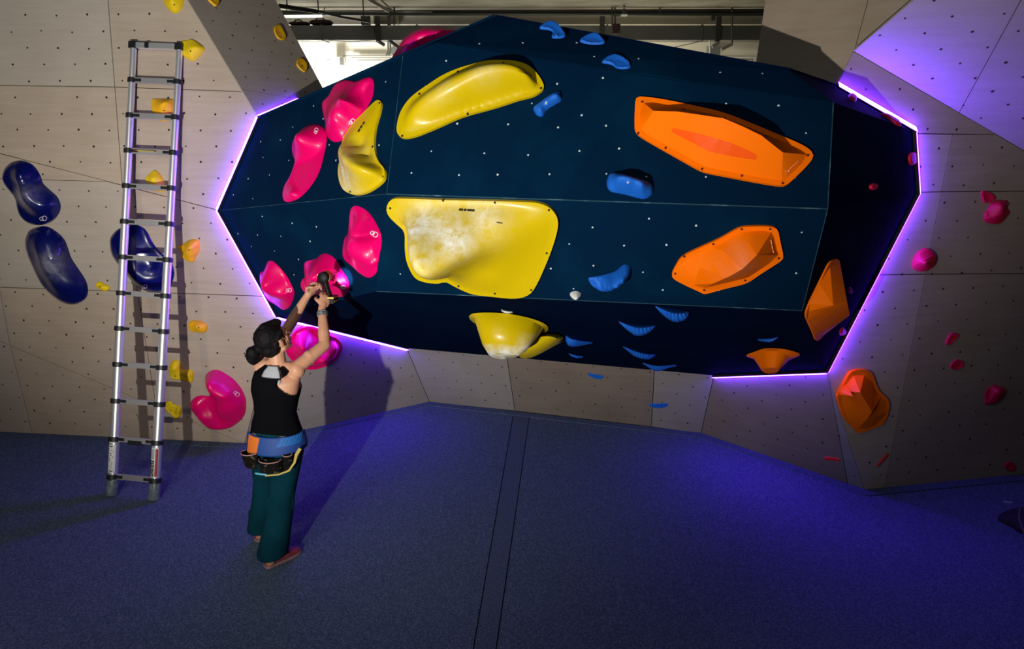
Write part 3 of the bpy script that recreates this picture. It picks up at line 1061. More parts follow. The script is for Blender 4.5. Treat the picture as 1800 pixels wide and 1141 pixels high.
h = Hold('macro_hold', 'biggest yellow macro hold with a chalk white flank at the centre of the boulder', CH, PL_LO,
     [(698,346),(718,346),(776,348),(862,350),(929,352),(952,355),(969,363),(980,378),(982,394),(977,417),(967,446),(955,475),(945,496),(935,511),(920,519),(900,521),(868,518),(834,514),(813,506),(797,498),(785,492),(770,495),(747,492),(732,485),(722,469),(716,451),(714,431),(713,405),(700,391),(687,378),(682,366),(684,356),(689,349)],
     crest([(722,400,.18),(723,430,.34),(730,466,.46),(750,484,.47),(784,461,.38),(822,443,.27),(852,430,.19)]) +
     [(765,410,.22),(800,392,.15),(835,405,.16),(870,380,.09),(700,366,.025),(797,482,.22),(826,468,.165),(860,450,.15),(905,405,.10),(865,492,.07),(930,440,.055),(774,491,.32),(745,376,.07),(920,490,.03),(885,445,.11)],
     M['yellow'], 0.03, flange=0.03, group=YL, bolts=[(686,366),(779,352.5),(870,356),(965,369),(961,445),(934,510),(870,516),(806,503)],
     chalk=[(724,405,.10,1.1),(745,395,.14,.8),(798,420,.10,1.2),(770,400,.16,.65),(845,382,.13,.5),(728,450,.13,.45),(750,440,.15,.35)])
h.stroke([[(807,368.6),(814,369)], [(815.5,369.2),(820,369.3)], [(821.5,369.4),(834,370)]], 0.007, M['print_black'], 'lettering')
h.stroke([[(873,390.5),(878,391.5),(883,392)]], 0.003, M['print_black'], 'scuff')


def apx(p):
    v = np.asarray(p) - CAM
    z = v @ FW
    return 900 + FOC * (v @ RT) / z, 570.5 - FOC * (v @ UP) / z


ch_bowl = lambda p: max(0.0, min(1.0, (apx(p)[1] - 606) / 8)) * (0.6 if 868 < apx(p)[0] < 878 else 1.0)
rimF = [(824,556),(833,551),(860,549.5),(895,552),(930,559),(955,568),(964,577),(958,585),(935,590),(900,588),(860,580),(832,567)]
inF = [(833,558),(842,554),(865,553),(898,556),(930,563),(950,572),(955,578),(945,586),(915,590),(885,588),(855,580),(838,567)]
F_ = loft_hold('macro_hold', 'yellow bowl shaped macro hold with a chalky base hanging under the boulder', CH, PL_BOT,
     [(rimF, 0.0), (rimF, 0.02), (inF, 0.035), ([(839,578),(850,574),(872,574),(900,577),(928,583),(942,590),(940,598),(925,603),(900,604),(870,600),(848,590)], .13),
      ([(848,606),(858,603),(875,603),(895,605),(915,609),(926,613),(922,619),(905,622),(880,621),(860,617)], .235),
      ([(858,622),(868,620),(880,620),(895,621),(908,623),(912,625),(905,629),(890,631),(875,631),(864,627)], .285)],
     M['yellow'], YL, chalkf=ch_bowl)
G_ = loft_hold('macro_hold', 'small yellow banana shaped macro hold tucked behind the hanging yellow bowl', CH, PL_BOT,
     [([(938,590),(955,587),(975,587),(988,591),(991,597),(984,604),(965,607),(945,603)], 0.0), ([(938,590),(955,587),(975,587),(988,591),(991,597),(984,604),(965,607),(945,603)], .012),
      ([(935,597),(952,592),(970,592),(980,597),(978,606),(965,612),(950,613),(938,608)], .07),
      ([(922,612),(935,608),(948,607),(958,611),(955,619),(943,624),(930,624),(921,619)], .125),
      ([(913,624),(922,621),(932,620),(941,623),(938,627),(930,630),(922,630),(914,628)], .155)], M['yellow'], YL)

# ---- orange macros
h = Hold('macro_hold', 'long orange facetted macro hold at the upper right of the boulder', CH, PL_U,
     [(1118,173),(1132,173),(1164,177),(1217,188),(1268,199),(1319,219),(1371,241),(1409,257),(1428,270),(1428,284),(1386,325),(1376,330),(1332,323),(1281,313),(1238,305),(1225,299),(1179,273),(1128,244),(1116,234),(1115,222),(1116,186)],
     [(1149,195,.12),(1190,196,.18),(1225,201,.21),(1272,208,.23),(1305,222,.22),(1338,238,.20),(1376,268,.14),(1131,234,.025),(1375,318,.025),(1225,296,.025),(1132,181,.025),(1418,272,.025)],
     M['orange'], 0.022, flange=0.03, group=OR, mode='facet', boltmat='bolt_red', edges=[(0,1),(1,2),(2,3),(3,4),(4,5),(5,6),(0,7),(6,8),(3,9),(0,10),(6,11)],
     bolts=[(1129,179),(1202,193),(1274,208),(1346,240),(1420,273),(1376,322),(1304,309),(1234,297),(1170,260),(1122,234)])
# smooth diamond inlay in the sloping face
h.patch([(1182,226),(1230,236),(1290,254),(1330,272),(1330,282),(1290,276),(1247,267),(1210,248),(1178,231)], M['orange_deep'], 'inlay')
h.stroke([[(1380,302),(1382,300)], [(1381,306.5),(1383,305.5)], [(1385,303),(1388,298)], [(1389,296.5),(1392,294)], [(1393.5,293),(1396,290)], [(1397,289),(1400,286.5)], [(1401,285.5),(1404,283)]], 0.0035, M['print_peach'], 'lettering')
h = Hold('macro_hold', 'orange facetted scoop macro hold below the long orange macro', CH, PL_LO,
     [(1299,398),(1308,396),(1332,395),(1353,395.5),(1367,399),(1371,423),(1377,448),(1374,455),(1355,467),(1332,482),(1312,496),(1285,502),(1262,508),(1238,515),(1231,511),(1209,501),(1183,488),(1180,479),(1188,464),(1197,449),(1227,434),(1262,419),(1291,402)],
     [(1240,506,.03),(1252,499,.12),(1280,487,.19),(1305,473,.22),(1330,449,.20),(1356,408,.025),(1367,448,.03),(1318,488,.025),(1196,484,.025),(1230,470,.07),(1270,440,.07),(1310,418,.06)],
     M['orange'], 0.022, flange=0.028, group=OR, mode='facet', boltmat='bolt_red', edges=[(0,1),(1,2),(2,3),(3,4),(4,5),(4,6),(0,7)],
     bolts=[(1304,403),(1354,402.5),(1254,429),(1203,451),(1187,481),(1238,510),(1310,493),(1369,454)], chalk=[(1296,470,.07,.15)])
h.stroke([[(1355,421),(1356.5,429)], [(1357,431),(1358,437)], [(1358.5,439),(1360,444)]], 0.004, M['print_peach'], 'lettering')
PL_RL = Plane(bM3, pF, bL2)
h = Hold('macro_hold', 'orange pyramid macro hold on the dark right flank of the boulder', CH, PL_RL,
     [(1472,454),(1464,455),(1456,460),(1449,473),(1436,500),(1422,528),(1412,552),(1419,568),(1427,585),(1432,600),(1440,595),(1452,580),(1464,560),(1471,540),(1475,515),(1475,490),(1475,468)],
     [(1459,470,.012),(1422,547,.015),(1465,537,.135),(1489,531,.165),(1494,554,.13),(1435,589,.015)],
     M['orange'], 0.012, flange=0.0, group=OR, mode='facet', edges=[(0,2),(1,2),(2,3),(3,4),(4,5),(0,3)], boltmat='bolt_red')
K_ = loft_hold('macro_hold', 'orange pointed macro hold hanging under the right end of the boulder', CH, PL_BOT if False else Plane(bL2, pE, pF),
     [([(1307,625),(1328,618),(1342,612),(1370,612),(1391,616.5),(1411,623),(1395,630),(1355,634),(1320,630)], 0.0),
      ([(1307,625),(1328,618),(1342,612),(1370,612),(1391,616.5),(1411,623),(1395,630),(1355,634),(1320,630)], .014),
      ([(1320,630),(1332,623),(1345,617),(1368,617),(1384,624),(1392,632),(1375,638),(1345,638)], .04),
      ([(1337,650),(1345,647),(1355,646),(1366,647),(1371,650),(1364,656),(1352,657),(1342,655)], .15)],
     M['orange'], OR, sharp=25, corner=True)
h = Hold('macro_hold', 'orange facetted macro hold on the plywood at lower right beside the corner edge', CH, PL_R,
     [(1494,650),(1505,648),(1517,648),(1527,651),(1531,658),(1534,668),(1540,684),(1547,690),(1556,699),(1560,707),(1558,720),(1555,731),(1548,743),(1539,748),(1526,752),(1514,757),(1503,759),(1501,754),(1489,743),(1480,732),(1475,718),(1470,704),(1467,694),(1472,684),(1481,669),(1488,656)],
     [(1519,660,.04),(1512,690,.17),(1533,724,.16),(1475,694,.03),(1500,697,.16),(1525,736,.12),(1500,660,.03)],
     M['orange'], 0.03, flange=0.02, group=OR, mode='facet', edges=[(0,1),(1,2),(3,4),(4,5),(1,4),(2,5),(6,4)], boltmat='bolt_red')

# ---- deep blue macros on the left wall
DB = 'deep blue macro holds on the left wall'
h = Hold('macro_hold', 'glossy deep blue peanut shaped macro hold, uppermost at the far left', CH, PL_LM,
     [(37,282),(52,286),(63,295),(71,308),(76,322),(88,334),(101,346),(107,361),(104,375),(93,388),(76,395),(61,395),(47,390),(36,379),(31,366),(27,348),(18,336),(9,324),(5,312),(9,297),(20,286)],
     [(38,308,.11),(52,335,.13),(68,362,.13),(30,325,.09),(45,365,.08),(60,310,.07),(88,360,.08)], M['cobalt'], 0.02, group=DB, chalk=[(47,340,.08,.12)])
h.ringmark(76, 384, 5, M['print_white'], 0.5, 0.002)
h = Hold('macro_hold', 'glossy deep blue bean shaped macro hold, below the peanut shaped one', CH, PL_LM,
     [(71,398),(86,399),(103,410),(114,422),(120,437),(126,454),(137,471),(150,491),(155,508),(152,523),(140,532),(125,535),(108,530),(91,518),(76,503),(66,486),(56,464),(49,447),(45,429),(47,415),(54,404)],
     [(72,420,.10),(85,450,.14),(92,475,.14),(112,505,.11),(62,450,.09),(80,492,.08),(105,450,.09)], M['cobalt'], 0.02, group=DB, chalk=[(85,468,.10,.22)])
h = Hold('macro_hold', 'deep blue dished macro hold behind the ladder', CH, PL_LM,
     [(228,395),(240,395),(253,401),(261,411),(268,425),(278,439),(289,449),(301,461),(306,474),(306,486),(301,500),(292,510),(275,514),(259,512),(245,506),(233,495),(223,482),(208,464),(198,449),(194,432),(195,418),(204,406),(215,399)],
     [(212,448,.09),(232,480,.12),(252,498,.10),(240,425,.05),(262,468,.05),(285,480,.05),(225,420,.06)], M['cobalt'], 0.02, group=DB)
h.ringmark(254, 504, 4, M['print_white'], 0.3, 0.002)

# ---- small blue holds
BL = 'blue jugs on the boulder'
PL_TR = Plane(bT0, bT4, bJ2)
Hold('jug_hold', 'hooked blue jug at the top edge of the boulder', CH, PL_TR, [(948,50),(955,44),(963,40),(973,40),(982,45),(988,52),(994,61),(992,66),(983,68),(970,67),(972,59),(969,55),(963,53),(952,52)],
     [(965,47,.05),(978,54,.06),(983,62,.04)], M['blue'], 0.02, group=BL)
Hold('jug_hold', 'domed blue jug near the top edge, right of the hooked one', CH, PL_TR, [(1019,73),(1027,66),(1035,62),(1043,60),(1052,62),(1058,68),(1063,74),(1060,78),(1043,79),(1028,77)],
     [(1041,69,.08),(1030,72,.04),(1054,72,.04)], M['blue'], 0.02, group=BL)
Hold('jug_hold', 'blue kidney shaped jug below the domed one', CH, PL_TR, [(1058,110),(1065,103),(1073,99),(1083,98),(1093,101),(1103,108),(1109,116),(1105,121),(1092,122),(1083,120),(1078,116),(1070,113),(1062,112)],
     [(1075,107,.06),(1092,111,.07)], M['blue'], 0.02, group=BL)
h = Hold('jug_hold', 'slanted blue bone shaped hold right of the long yellow macro', CH, PL_U, [(938,190),(948,182),(960,173),(975,164),(985,162),(987,168),(987,177),(978,183),(962,193),(957,200),(953,205),(945,204),(940,198)],
     [(950,193,.05),(964,180,.045),(980,171,.05)], M['blue'], 0.02, group=BL)
h.bolt(960, 181, M['chalkdot'])
h = Hold('jug_hold', 'blue rounded edge hold left of the long orange macro', CH, PL_U, [(1068,314),(1074,306),(1087,306),(1112,314),(1138,321),(1148,329),(1146,342),(1133,350),(1120,348),(1097,342),(1074,337),(1067,327)],
     [(1085,318,.11),(1105,323,.12),(1128,330,.11),(1080,330,.04),(1135,342,.04),(1105,339,.05)], M['blue'], 0.025, group=BL)
h.bolt(1104, 320, M['chalkdot'])
Hold('jug_hold', 'ribbed blue curved jug right of the small white foothold', CH, PL_LO, [(1035,488),(1048,486),(1062,483),(1081,477),(1092,468),(1099,465),(1107,468),(1110,476),(1107,486),(1097,496),(1083,505),(1070,511),(1057,511),(1044,504),(1037,496)],
     [(1050,496,.08),(1070,497,.10),(1090,486,.10),(1100,475,.07)], M['blue'], 0.02, group=BL, ribs=(25, 0.045, 0.009), step=0.010)
UH = 'blue jugs hanging under the boulder'
crescent('jug_hold', 'ribbed blue jug hanging highest under the overhang', PL_BOT, [(1152,537),(1167,539),(1186,542),(1212,547)], [(1153,540),(1160,549),(1170,558),(1181,565),(1192,567),(1204,563),(1211,555),(1212,549)], M['blue'], UH, 1, 22)
crescent('jug_hold', 'ribbed blue jug second under the overhang, left of the highest', PL_BOT, [(1088,564),(1110,567),(1152,571)], [(1089,567),(1094,573),(1103,581),(1116,590),(1125,591),(1138,587),(1147,580),(1152,573)], M['blue'], UH, 1, 22)
crescent('jug_hold', 'finely ribbed blue jug third down under the overhang', PL_BOT, [(1095,608),(1120,613),(1153,622)], [(1096,610),(1103,617),(1114,626),(1127,631),(1140,632),(1149,628),(1153,623)], M['blue'], UH, 1, 26)
crescent('jug_hold', 'blue boat shaped jug lowest under the overhang, crossing its lower edge', PL_BOT, [(1130,637),(1160,639),(1189,641)], [(1131,639),(1138,645),(1147,651),(1156,653),(1165,651),(1180,645),(1189,642)], M['blue'], UH)
crescent('jug_hold', 'blue fin shaped hold right of the yellow banana macro', PL_BOT, [(995,587),(1015,591),(1042,601)], [(994,594),(995,602),(999,608),(1008,610),(1022,608),(1041,603)], M['blue'], UH)
crescent('jug_hold', 'small blue foothold under the fin shaped hold', PL_BOT, [(1000,620),(1025,625)], [(1001,622),(1005,627),(1014,630),(1024,628)], M['blue'], UH, 0, 12)
crescent('jug_hold', 'small blue hold above the hanging orange macro', Plane(bL2, pE, pF), [(1332,595),(1350,593),(1368,592)], [(1333,597),(1338,600),(1350,602),(1358,601),(1367,594)], M['blue'], UH, 0, 12)
NB_ = 'blue footholds on the low niche wall'
Hold('foothold', 'blue sausage foothold on the niche wall, the upper left one', CH, PL_NB, [(1033,655),(1047,658),(1060,660),(1061,663),(1055,666),(1047,665),(1037,661)], [(1040,658,.03),(1053,662,.035)], M['blue'], 0.012, group=NB_)
Hold('foothold', 'blue sausage foothold on the niche wall, the lower right one', CH, PL_NB, [(1141,709),(1150,710),(1172,709),(1174,712),(1168,716),(1155,717),(1144,714)], [(1150,712.5,.03),(1165,712.5,.035)], M['blue'], 0.012, group=NB_)
# chalk white footholds
M['white_resin'] = plain('chalk_white_resin', (0.72, 0.74, 0.70), 0.7, noise=(40, (0.30, 0.28, 0.2), 0.55, 0.75))
Hold('foothold', 'small white round foothold beside the ribbed blue curved jug', CH, PL_LO, [(1002,515),(1008,512),(1015,512),(1022,516),(1021,520),(1017,524),(1010,525),(1004,521)], [(1008,518,.035),(1016,518,.035)], M['white_resin'], 0.014)
crescent('foothold', 'small cream foothold at the rim of the hanging yellow bowl', PL_BOT, [(881,543),(901,547)], [(883,547),(887,550.5),(894,551.5),(901,549)], M['white_resin'], None, 0, 10)

# ---- small yellow holds on the left wall
YS = 'small yellow holds on the left wall'
def small(name, label, pl, o, c, mat, group, bolt=None, rim=0.02):
    h = Hold(name, label, CH, pl, o, c, mat, rim, group=group)
    if bolt: h.bolt(*bolt, M['bolt'], 0.006)
    return h
small('jug_hold', 'yellow hold cut by the top of the picture on the left wall', PL_LT, [(288,0),(293,12),(305,23),(315,21),(322,9),(323,-6),(306,-14),(290,-10)], [(305,5,.07),(305,-5,.07)], M['lemon'], YS, (306, 8))
small('jug_hold', 'amber hold at the top of the leaning return wall', PL_LP, [(365,0),(372,7),(379,12),(384,7),(384,-2),(376,-8),(367,-6)], [(376,2,.06)], M['amber'], YS)
small('jug_hold', 'amber hold high on the leaning return wall near the pipes', PL_LP, [(481,48),(488,44),(494,49),(497,55),(502,67),(497,71),(488,68),(482,57)], [(489,53,.08),(495,63,.07)], M['amber'], YS)
small('jug_hold', 'amber hold low on the leaning return wall', PL_LP, [(522,106),(527,103),(535,109),(539,115),(538,125),(534,127),(526,121),(521,114)], [(528,110,.08),(534,118,.06)], M['amber'], YS, (531, 116))
small('jug_hold', 'yellow pointed hold touching the top right of the ladder', PL_LT, [(320,73),(329,72),(337,69),(348,74),(360,85),(354,96),(345,105),(337,107),(326,101),(320,94)], [(335,85,.07),(350,86,.05),(338,98,.05)], M['lemon'], YS, (335, 90))
small('jug_hold', 'yellow square hold behind the ladder rungs', PL_LT, [(268,176),(276,174),(303,175),(306,180),(305,197),(297,201),(294,211),(284,213),(279,203),(269,197)], [(276,182,.06),(298,182,.06),(288,192,.07),(288,205,.03)], M['amber'], YS, (288, 194))
small('jug_hold', 'yellow hold with a reddish rim behind the ladder', PL_LT, [(256,315),(264,305),(272,299),(279,303),(287,314),(290,326),(293,334),(285,338),(272,335),(262,323)], [(270,312,.07),(278,325,.06)], M['lemon'], YS)
small('jug_hold', 'amber wedge shaped hold right of the ladder middle', PL_LM, [(313,433),(320,430),(331,423),(341,420),(350,423),(351,432),(350,443),(345,451),(341,460),(334,460),(322,453),(319,443)], [(328,435,.08),(342,435,.07),(338,450,.05)], M['amber'], YS, (332, 439))
small('foothold', 'tiny yellow foothold left of the ladder', PL_LM, [(169,500),(173,495),(179,496),(186,500),(193,503),(192,510),(183,511),(173,505)], [(180,503,.035)], M['lemon'], YS, (176, 504))
small('foothold', 'amber oval hold right of the ladder above the pink kidney', PL_LM, [(332,568),(339,563),(351,564),(362,569),(365,575),(361,584),(348,584),(336,581)], [(348,573,.06)], M['amber'], YS, (349, 576))
small('jug_hold', 'yellow double lobed hold in the ladder shadow', PL_LM, [(298,650),(302,637),(310,632),(318,638),(321,650),(334,649),(341,656),(338,672),(328,669),(313,667),(303,665)], [(309,648,.06),(331,660,.05)], M['lemon'], YS, (308, 661))
small('jug_hold', 'lowest yellow hold beside the ladder', PL_LM, [(292,708),(299,705),(308,712),(318,715),(320,724),(316,733),(308,734),(299,725),(292,719)], [(303,716,.05),(312,724,.05)], M['lemon'], YS, (300, 722))
small('foothold', 'yellow foothold half hidden behind the woman', PL_NA, [(450,722),(458,719),(463,728),(459,737),(452,737)], [(456,728,.04)], M['lemon'], YS)

# ---- red holds
RW = 'red holds on the right wall'
small('jug_hold', 'red cone hold, topmost on the right wall', PL_R, [(1724,336),(1732,336),(1741,339),(1747,346),(1745,352),(1738,356),(1729,356),(1725,348)], [(1734,345,.07)], M['red'], RW)
def slit(h, a, b):
    k = h.stroke([[(a[0] + (b[0] - a[0]) * t, a[1] + (b[1] - a[1]) * t) for t in np.linspace(0, 1, 8)]], 0.004, M['red'], 'ridge')
slit(small('jug_hold', 'red split hold with notched right side on the right wall', PL_R, [(1755,351),(1763,352),(1772,357),(1766,365),(1773,371),(1767,381),(1757,392),(1746,394),(1736,392),(1729,387),(1729,375),(1735,369),(1739,360),(1746,354)], [(1745,365,.08),(1758,361,.06),(1750,378,.05),(1745,388,.03)], M['red'], RW), (1732, 386), (1766, 374))
slit(small('jug_hold', 'round red ball hold with a groove next to the boulder edge', PL_R, [(1626,436),(1633,438),(1639,444),(1642,453),(1639,463),(1632,472),(1620,477),(1609,475),(1603,469),(1604,457),(1609,447),(1617,439)], [(1622,450,.11),(1624,462,.09),(1615,465,.08)], M['red'], RW, None, .03), (1605, 469), (1638, 450))
small('foothold', 'small red curved foothold, upper of two at mid right', PL_R, [(1661,604),(1664,594),(1672,585),(1682,586),(1683,590),(1676,598),(1669,604),(1664,606)], [(1670,595,.05)], M['red'], RW)
small('foothold', 'small red almond foothold, lower of two at mid right', PL_R, [(1669,644),(1674,636),(1681,632),(1689,633),(1692,637),(1690,644),(1682,649),(1674,649)], [(1681,640,.05)], M['red'], RW)
slit(small('jug_hold', 'red leaf shaped hold with a ridge low on the right wall', PL_R, [(1731,702),(1730,693),(1737,682),(1745,677),(1756,679),(1764,681),(1766,686),(1761,696),(1752,706),(1741,710),(1731,710)], [(1745,690,.06),(1755,690,.06)], M['red'], RW), (1737, 706), (1760, 683))
small('foothold', 'lowest red round foothold at the far right', PL_R, [(1774 + 9 * math.cos(a), 819 + 8 * math.sin(a)) for a in np.arange(10) * math.pi / 5], [(1774,818,.05)], M['red'], RW)
Hold('foothold', 'thin scarlet bar foothold left of the corner edge', CH, PL_NC, [(1449,803),(1463,803.5),(1475,806),(1476,810),(1463,809.5),(1450,807)], [(1462,806,.03)], M['scarlet'], 0.012, group='thin scarlet footholds')
Hold('foothold', 'thin scarlet bar foothold slanting right of the corner edge', CH, PL_R, [(1541,817),(1550,806),(1558,797),(1561,799),(1553,809),(1544,819)], [(1551,808,.03)], M['scarlet'], 0.012, group='thin scarlet footholds')
RB = 'red footholds on the dark right flank of the boulder'
PL_URa, PL_URb = Plane(bM3, bT4, pH), Plane(bM3, pH, pG)
small('foothold', 'red two pointed foothold on the top right light strip edge', Plane(bT4, pI, pH), [(1490,170),(1494,165),(1497,166.5),(1499,170),(1503,169),(1505,175),(1502,180),(1495,176)], [(1495,170,.05),(1502,173,.05)], M['red'], RB)
small('foothold', 'long red foothold with two bumps near the upper right corner of the boulder', Plane(bT4, pI, pH), [(1547,201),(1558,202),(1566,202),(1570,206),(1577,208),(1579,215),(1583,223),(1572,218),(1560,209)], [(1565,206,.05),(1575,212,.05),(1556,204,.02)], M['red'], RB)
small('foothold', 'red foothold on the right light strip edge', PL_URb, [(1597,272),(1602,268),(1608,270),(1609,280),(1607,288),(1599,290),(1596,281)], [(1603,279,.05)], M['red'], RB)
small('foothold', 'tiny red round foothold on the dark flank', PL_URa, [(1533 + 6 * math.cos(a), 328.5 + 6 * math.sin(a)) for a in np.arange(10) * math.pi / 5], [(1533,328,.04)], M['red'], RB)
small('foothold', 'tiny dim red foothold right of the orange pyramid macro', PL_RL, [(1489,506),(1493,504),(1495,510),(1493,515),(1488,513)], [(1491,509,.03)], M['red'], RB)
small('foothold', 'tiny red foothold at the light strip below the orange pyramid macro', PL_RL, [(1474,582),(1479,575),(1484,579),(1487,585),(1481,588),(1475,589)], [(1480,582,.04)], M['red'], RB)
# ------------------------------------------------------------------ telescopic ladder
M['alu'] = plain('brushed_aluminium', (0.80, 0.81, 0.83), 0.33, 0.75)
M['alu_rung'] = plain('aluminium_rung', (0.60, 0.60, 0.62), 0.42, 0.75)
M['blackplastic'] = plain('black_plastic', (0.010, 0.012, 0.014), 0.45)
M['boot'] = plain('grey_plastic_boot', (0.11, 0.15, 0.17), 0.35, noise=(30, (0.22, 0.28, 0.30), 0.5, 0.7))
M['sticker'] = plain('white_sticker', (0.70, 0.72, 0.70), 0.5)
M['sticker_yellow'] = plain('yellow_sticker', (0.55, 0.42, 0.03), 0.5)
M['sticker_red'] = plain('red_sticker', (0.35, 0.012, 0.02), 0.5)
M['ink_green'] = plain('green_ink', (0.03, 0.08, 0.03), 0.6)

ladFL, ladFR = atZ(197, 871, 0.0), atZ(271, 879, 0.0)
ladTL = PL_LT.hit(235, 80, 0.035)
ladTR = PL_LT.hit(316, 83, 0.035)
lad = empty('telescopic_ladder', (ladFL + ladFR) / 2, 'silver telescopic aluminium ladder leaning on the left plywood wall', 'ladder')
RUNGS = [837, 771, 704, 640, 577, 515, 452, 389.5, 327, 265, 203, 141, 80]


def on_rail(a, b, y):
    lo, hi = 0.0, 1.0
    for _ in range(40):
        m = (lo + hi) / 2
        if apx(a + (b - a) * m)[1] > y: lo = m
        else: hi = m
    return a + (b - a) * lo


RL = [on_rail(ladFL, ladTL, y) for y in RUNGS]
RR = [on_rail(ladFR, ladTR, y + 7 - 4 * i / 12) for i, y in enumerate(RUNGS)]
axL = (ladTL - ladFL) / np.linalg.norm(ladTL - ladFL)
side = (RR[5] - RL[5]) / np.linalg.norm(RR[5] - RL[5])
front = np.cross(side, axL)
if front @ (CAM - RL[5]) < 0: front = -front
rad = lambda i: 0.0375 - 0.0012 * i
for foot, R_ in ((ladFL, RL), (ladFR, RR)):
    ax = (R_[-1] - foot) / np.linalg.norm(R_[-1] - foot)
    b0 = foot + ax * 0.003
    MB().tube([b0, b0 + ax * 0.012, b0 + ax * 0.10, b0 + ax * 0.135], [rad(-2), rad(-4), rad(-4), rad(-1)], 18).build('rubber_boot', M['boot'], lad, smooth=True)
    prev = foot + ax * 0.12
    for i, p in enumerate(R_):
        MB().tube([prev, p], rad(i), 20).build('rail_tube', M['alu'], lad, smooth=True)
        prev = p
        if i < 12:
            MB().tube([p - ax * .020, p - ax * .017, p + ax * .015, p + ax * .018], [rad(i) + .003, rad(i) + .008, rad(i) + .008, rad(i) + .003], 18).build('collar', M['blackplastic'], lad, smooth=True)
for i, (a, b) in enumerate(zip(RL, RR)):
    if i < 12:
        d = (b - a) / np.linalg.norm(b - a)
        rg = MB().bar(a + d * rad(i), b - d * rad(i), 0.024, 0.040, ref=tuple(axL)).build('rung', M['alu_rung'], lad)
        MB().bar(a + d * rad(i), a + d * (rad(i) + .055), 0.027, 0.022, ref=tuple(axL)).add([], []).build('latch_clip', M['blackplastic'], rg)
        MB().bar(b - d * rad(i), b - d * (rad(i) + .055), 0.027, 0.022, ref=tuple(axL)).build('latch_clip', M['blackplastic'], rg)
        if i == 1:
            c = (a + b) / 2
            MB().bar(c - d * .055 - axL * .016 + front * .012, c + d * .06 - axL * .016 + front * .012, 0.02, 0.03, ref=tuple(axL)).build('release_tab', M['blackplastic'], rg)
        if i == 9:
            c = (a + b) / 2 + front * .0215 - d * .03
            MB().bar(c - d * .085, c + d * .085, 0.022, 0.003, ref=tuple(axL)).build('yellow_label', M['sticker_yellow'], rg)['label'] = 'yellow warning label with two red end marks'
            for q in (-.075, .075):
                MB().bar(c + d * (q - .008) + front * .001, c + d * (q + .008) + front * .001, 0.022, 0.003, ref=tuple(axL)).build('red_mark', M['sticker_red'], rg)
    else:
        d = (b - a) / np.linalg.norm(b - a)
        tb = MB().bar(a, b, 0.036, 0.040, ref=tuple(axL)).build('top_bar', M['alu'], lad)
        for q in (a, b):
            MB().box(q, (0.055, 0.052, 0.05), np.stack([side, front, axL], 1)).build('corner_cap', M['blackplastic'], tb)
        c = a + d * .115
        MB().box(c + front * .022, (0.028, 0.012, 0.042), np.stack([side, front, axL], 1)).build('release_tab', M['blackplastic'], tb)


def wrap_label(p, q, r, f0, f1, mat, name, off=0.0015, parent=lad):
    """sticker bent round a rail from p to q between two angles given as fractions across its width"""
    ax = (q - p) / np.linalg.norm(q - p)
    f = front
    s_ = np.cross(ax, f)
    if s_ @ side < 0: s_ = -s_
    V, F = [], []
    A = np.radians(33) + np.arcsin(np.linspace(f0, f1, 7))
    for k in (0, 1):
        for e in (p, q):
            for a in A:
                V.append(e + (r + off - k * .001) * (math.cos(a) * f + math.sin(a) * s_))
    n = 7
    for i in range(n - 1):
        F += [(i, i + 1, n + i + 1, n + i), (2 * n + i, 3 * n + i, 3 * n + i + 1, 2 * n + i + 1)]
    F += [(0, n, 3 * n, 2 * n), (n - 1, 3 * n - 1, 4 * n - 1, 2 * n - 1)]
    o = mesh_obj(name, V, F, mat, parent)
    return o


def rl(R_, t): return R_[0] + (R_[1] - R_[0]) * t
r1_ = rad(1)
st = wrap_label(rl(RR, .10), rl(RR, .88), r1_, -.97, .33, M['sticker'], 'safety_sticker'); st['label'] = 'white sticker with a red band and black lettering'
wrap_label(rl(RR, .12), rl(RR, .84), r1_, -.25, .26, M['sticker_red'], 'red_band', .0022, st)
wrap_label(rl(RR, .12), rl(RR, .54), r1_, -.95, -.42, M['print_black'], 'black_band', .0022, st)
for k in range(7):          # pale letter strokes up the black band, illegible in the photo
    t = .145 + k * .056
    wrap_label(rl(RR, t), rl(RR, t + .014), r1_, -.85, -.52, M['sticker'], 'lettering', .003, st)
    if k % 2: wrap_label(rl(RR, t), rl(RR, t + .036), r1_, -.58, -.52, M['sticker'], 'lettering', .003, st)
    if k % 3 == 0: wrap_label(rl(RR, t), rl(RR, t + .036), r1_, -.85, -.79, M['sticker'], 'lettering', .003, st)
for k in range(3):
    wrap_label(rl(RR, .58), rl(RR, .84), r1_, -.85 + .17 * k, -.80 + .17 * k, M['ink_green'], 'lettering', .0022, st)
st2 = wrap_label(rl(RL, .12), rl(RL, .86), r1_, -.93, .33, M['sticker'], 'instruction_sticker'); st2['label'] = 'white instruction sticker with small green pictograms'
random.seed(3)
for k in range(12):
    t = .2 + k * .046
    a = random.uniform(-.8, -.15)
    wrap_label(rl(RL, t), rl(RL, t + .02), r1_, a, a + .2, M['ink_green'], 'pictogram', .0022, st2)
wrap_label(rl(RL, .145), rl(RL, .175), r1_, -.75, -.1, M['ink_green'], 'pictogram', .0022, st2)
wrap_label(rl(RL, .80), rl(RL, .83), r1_, -.8, -.3, M['ink_green'], 'pictogram', .0022, st2)
wrap_label(rl(RL, .90), rl(RL, .97), r1_, -.9, .1, M['sticker'], 'size_sticker')
fb = lambda t: ladFL + (RL[0] - ladFL) * t
wrap_label(fb(.70), fb(.86), rad(0), -.93, -.2, M['sticker'], 'size_sticker')
wrap_label(fb(.78), fb(.86), rad(0), -.85, -.15, M['print_black'], 'size_sticker', .0022)

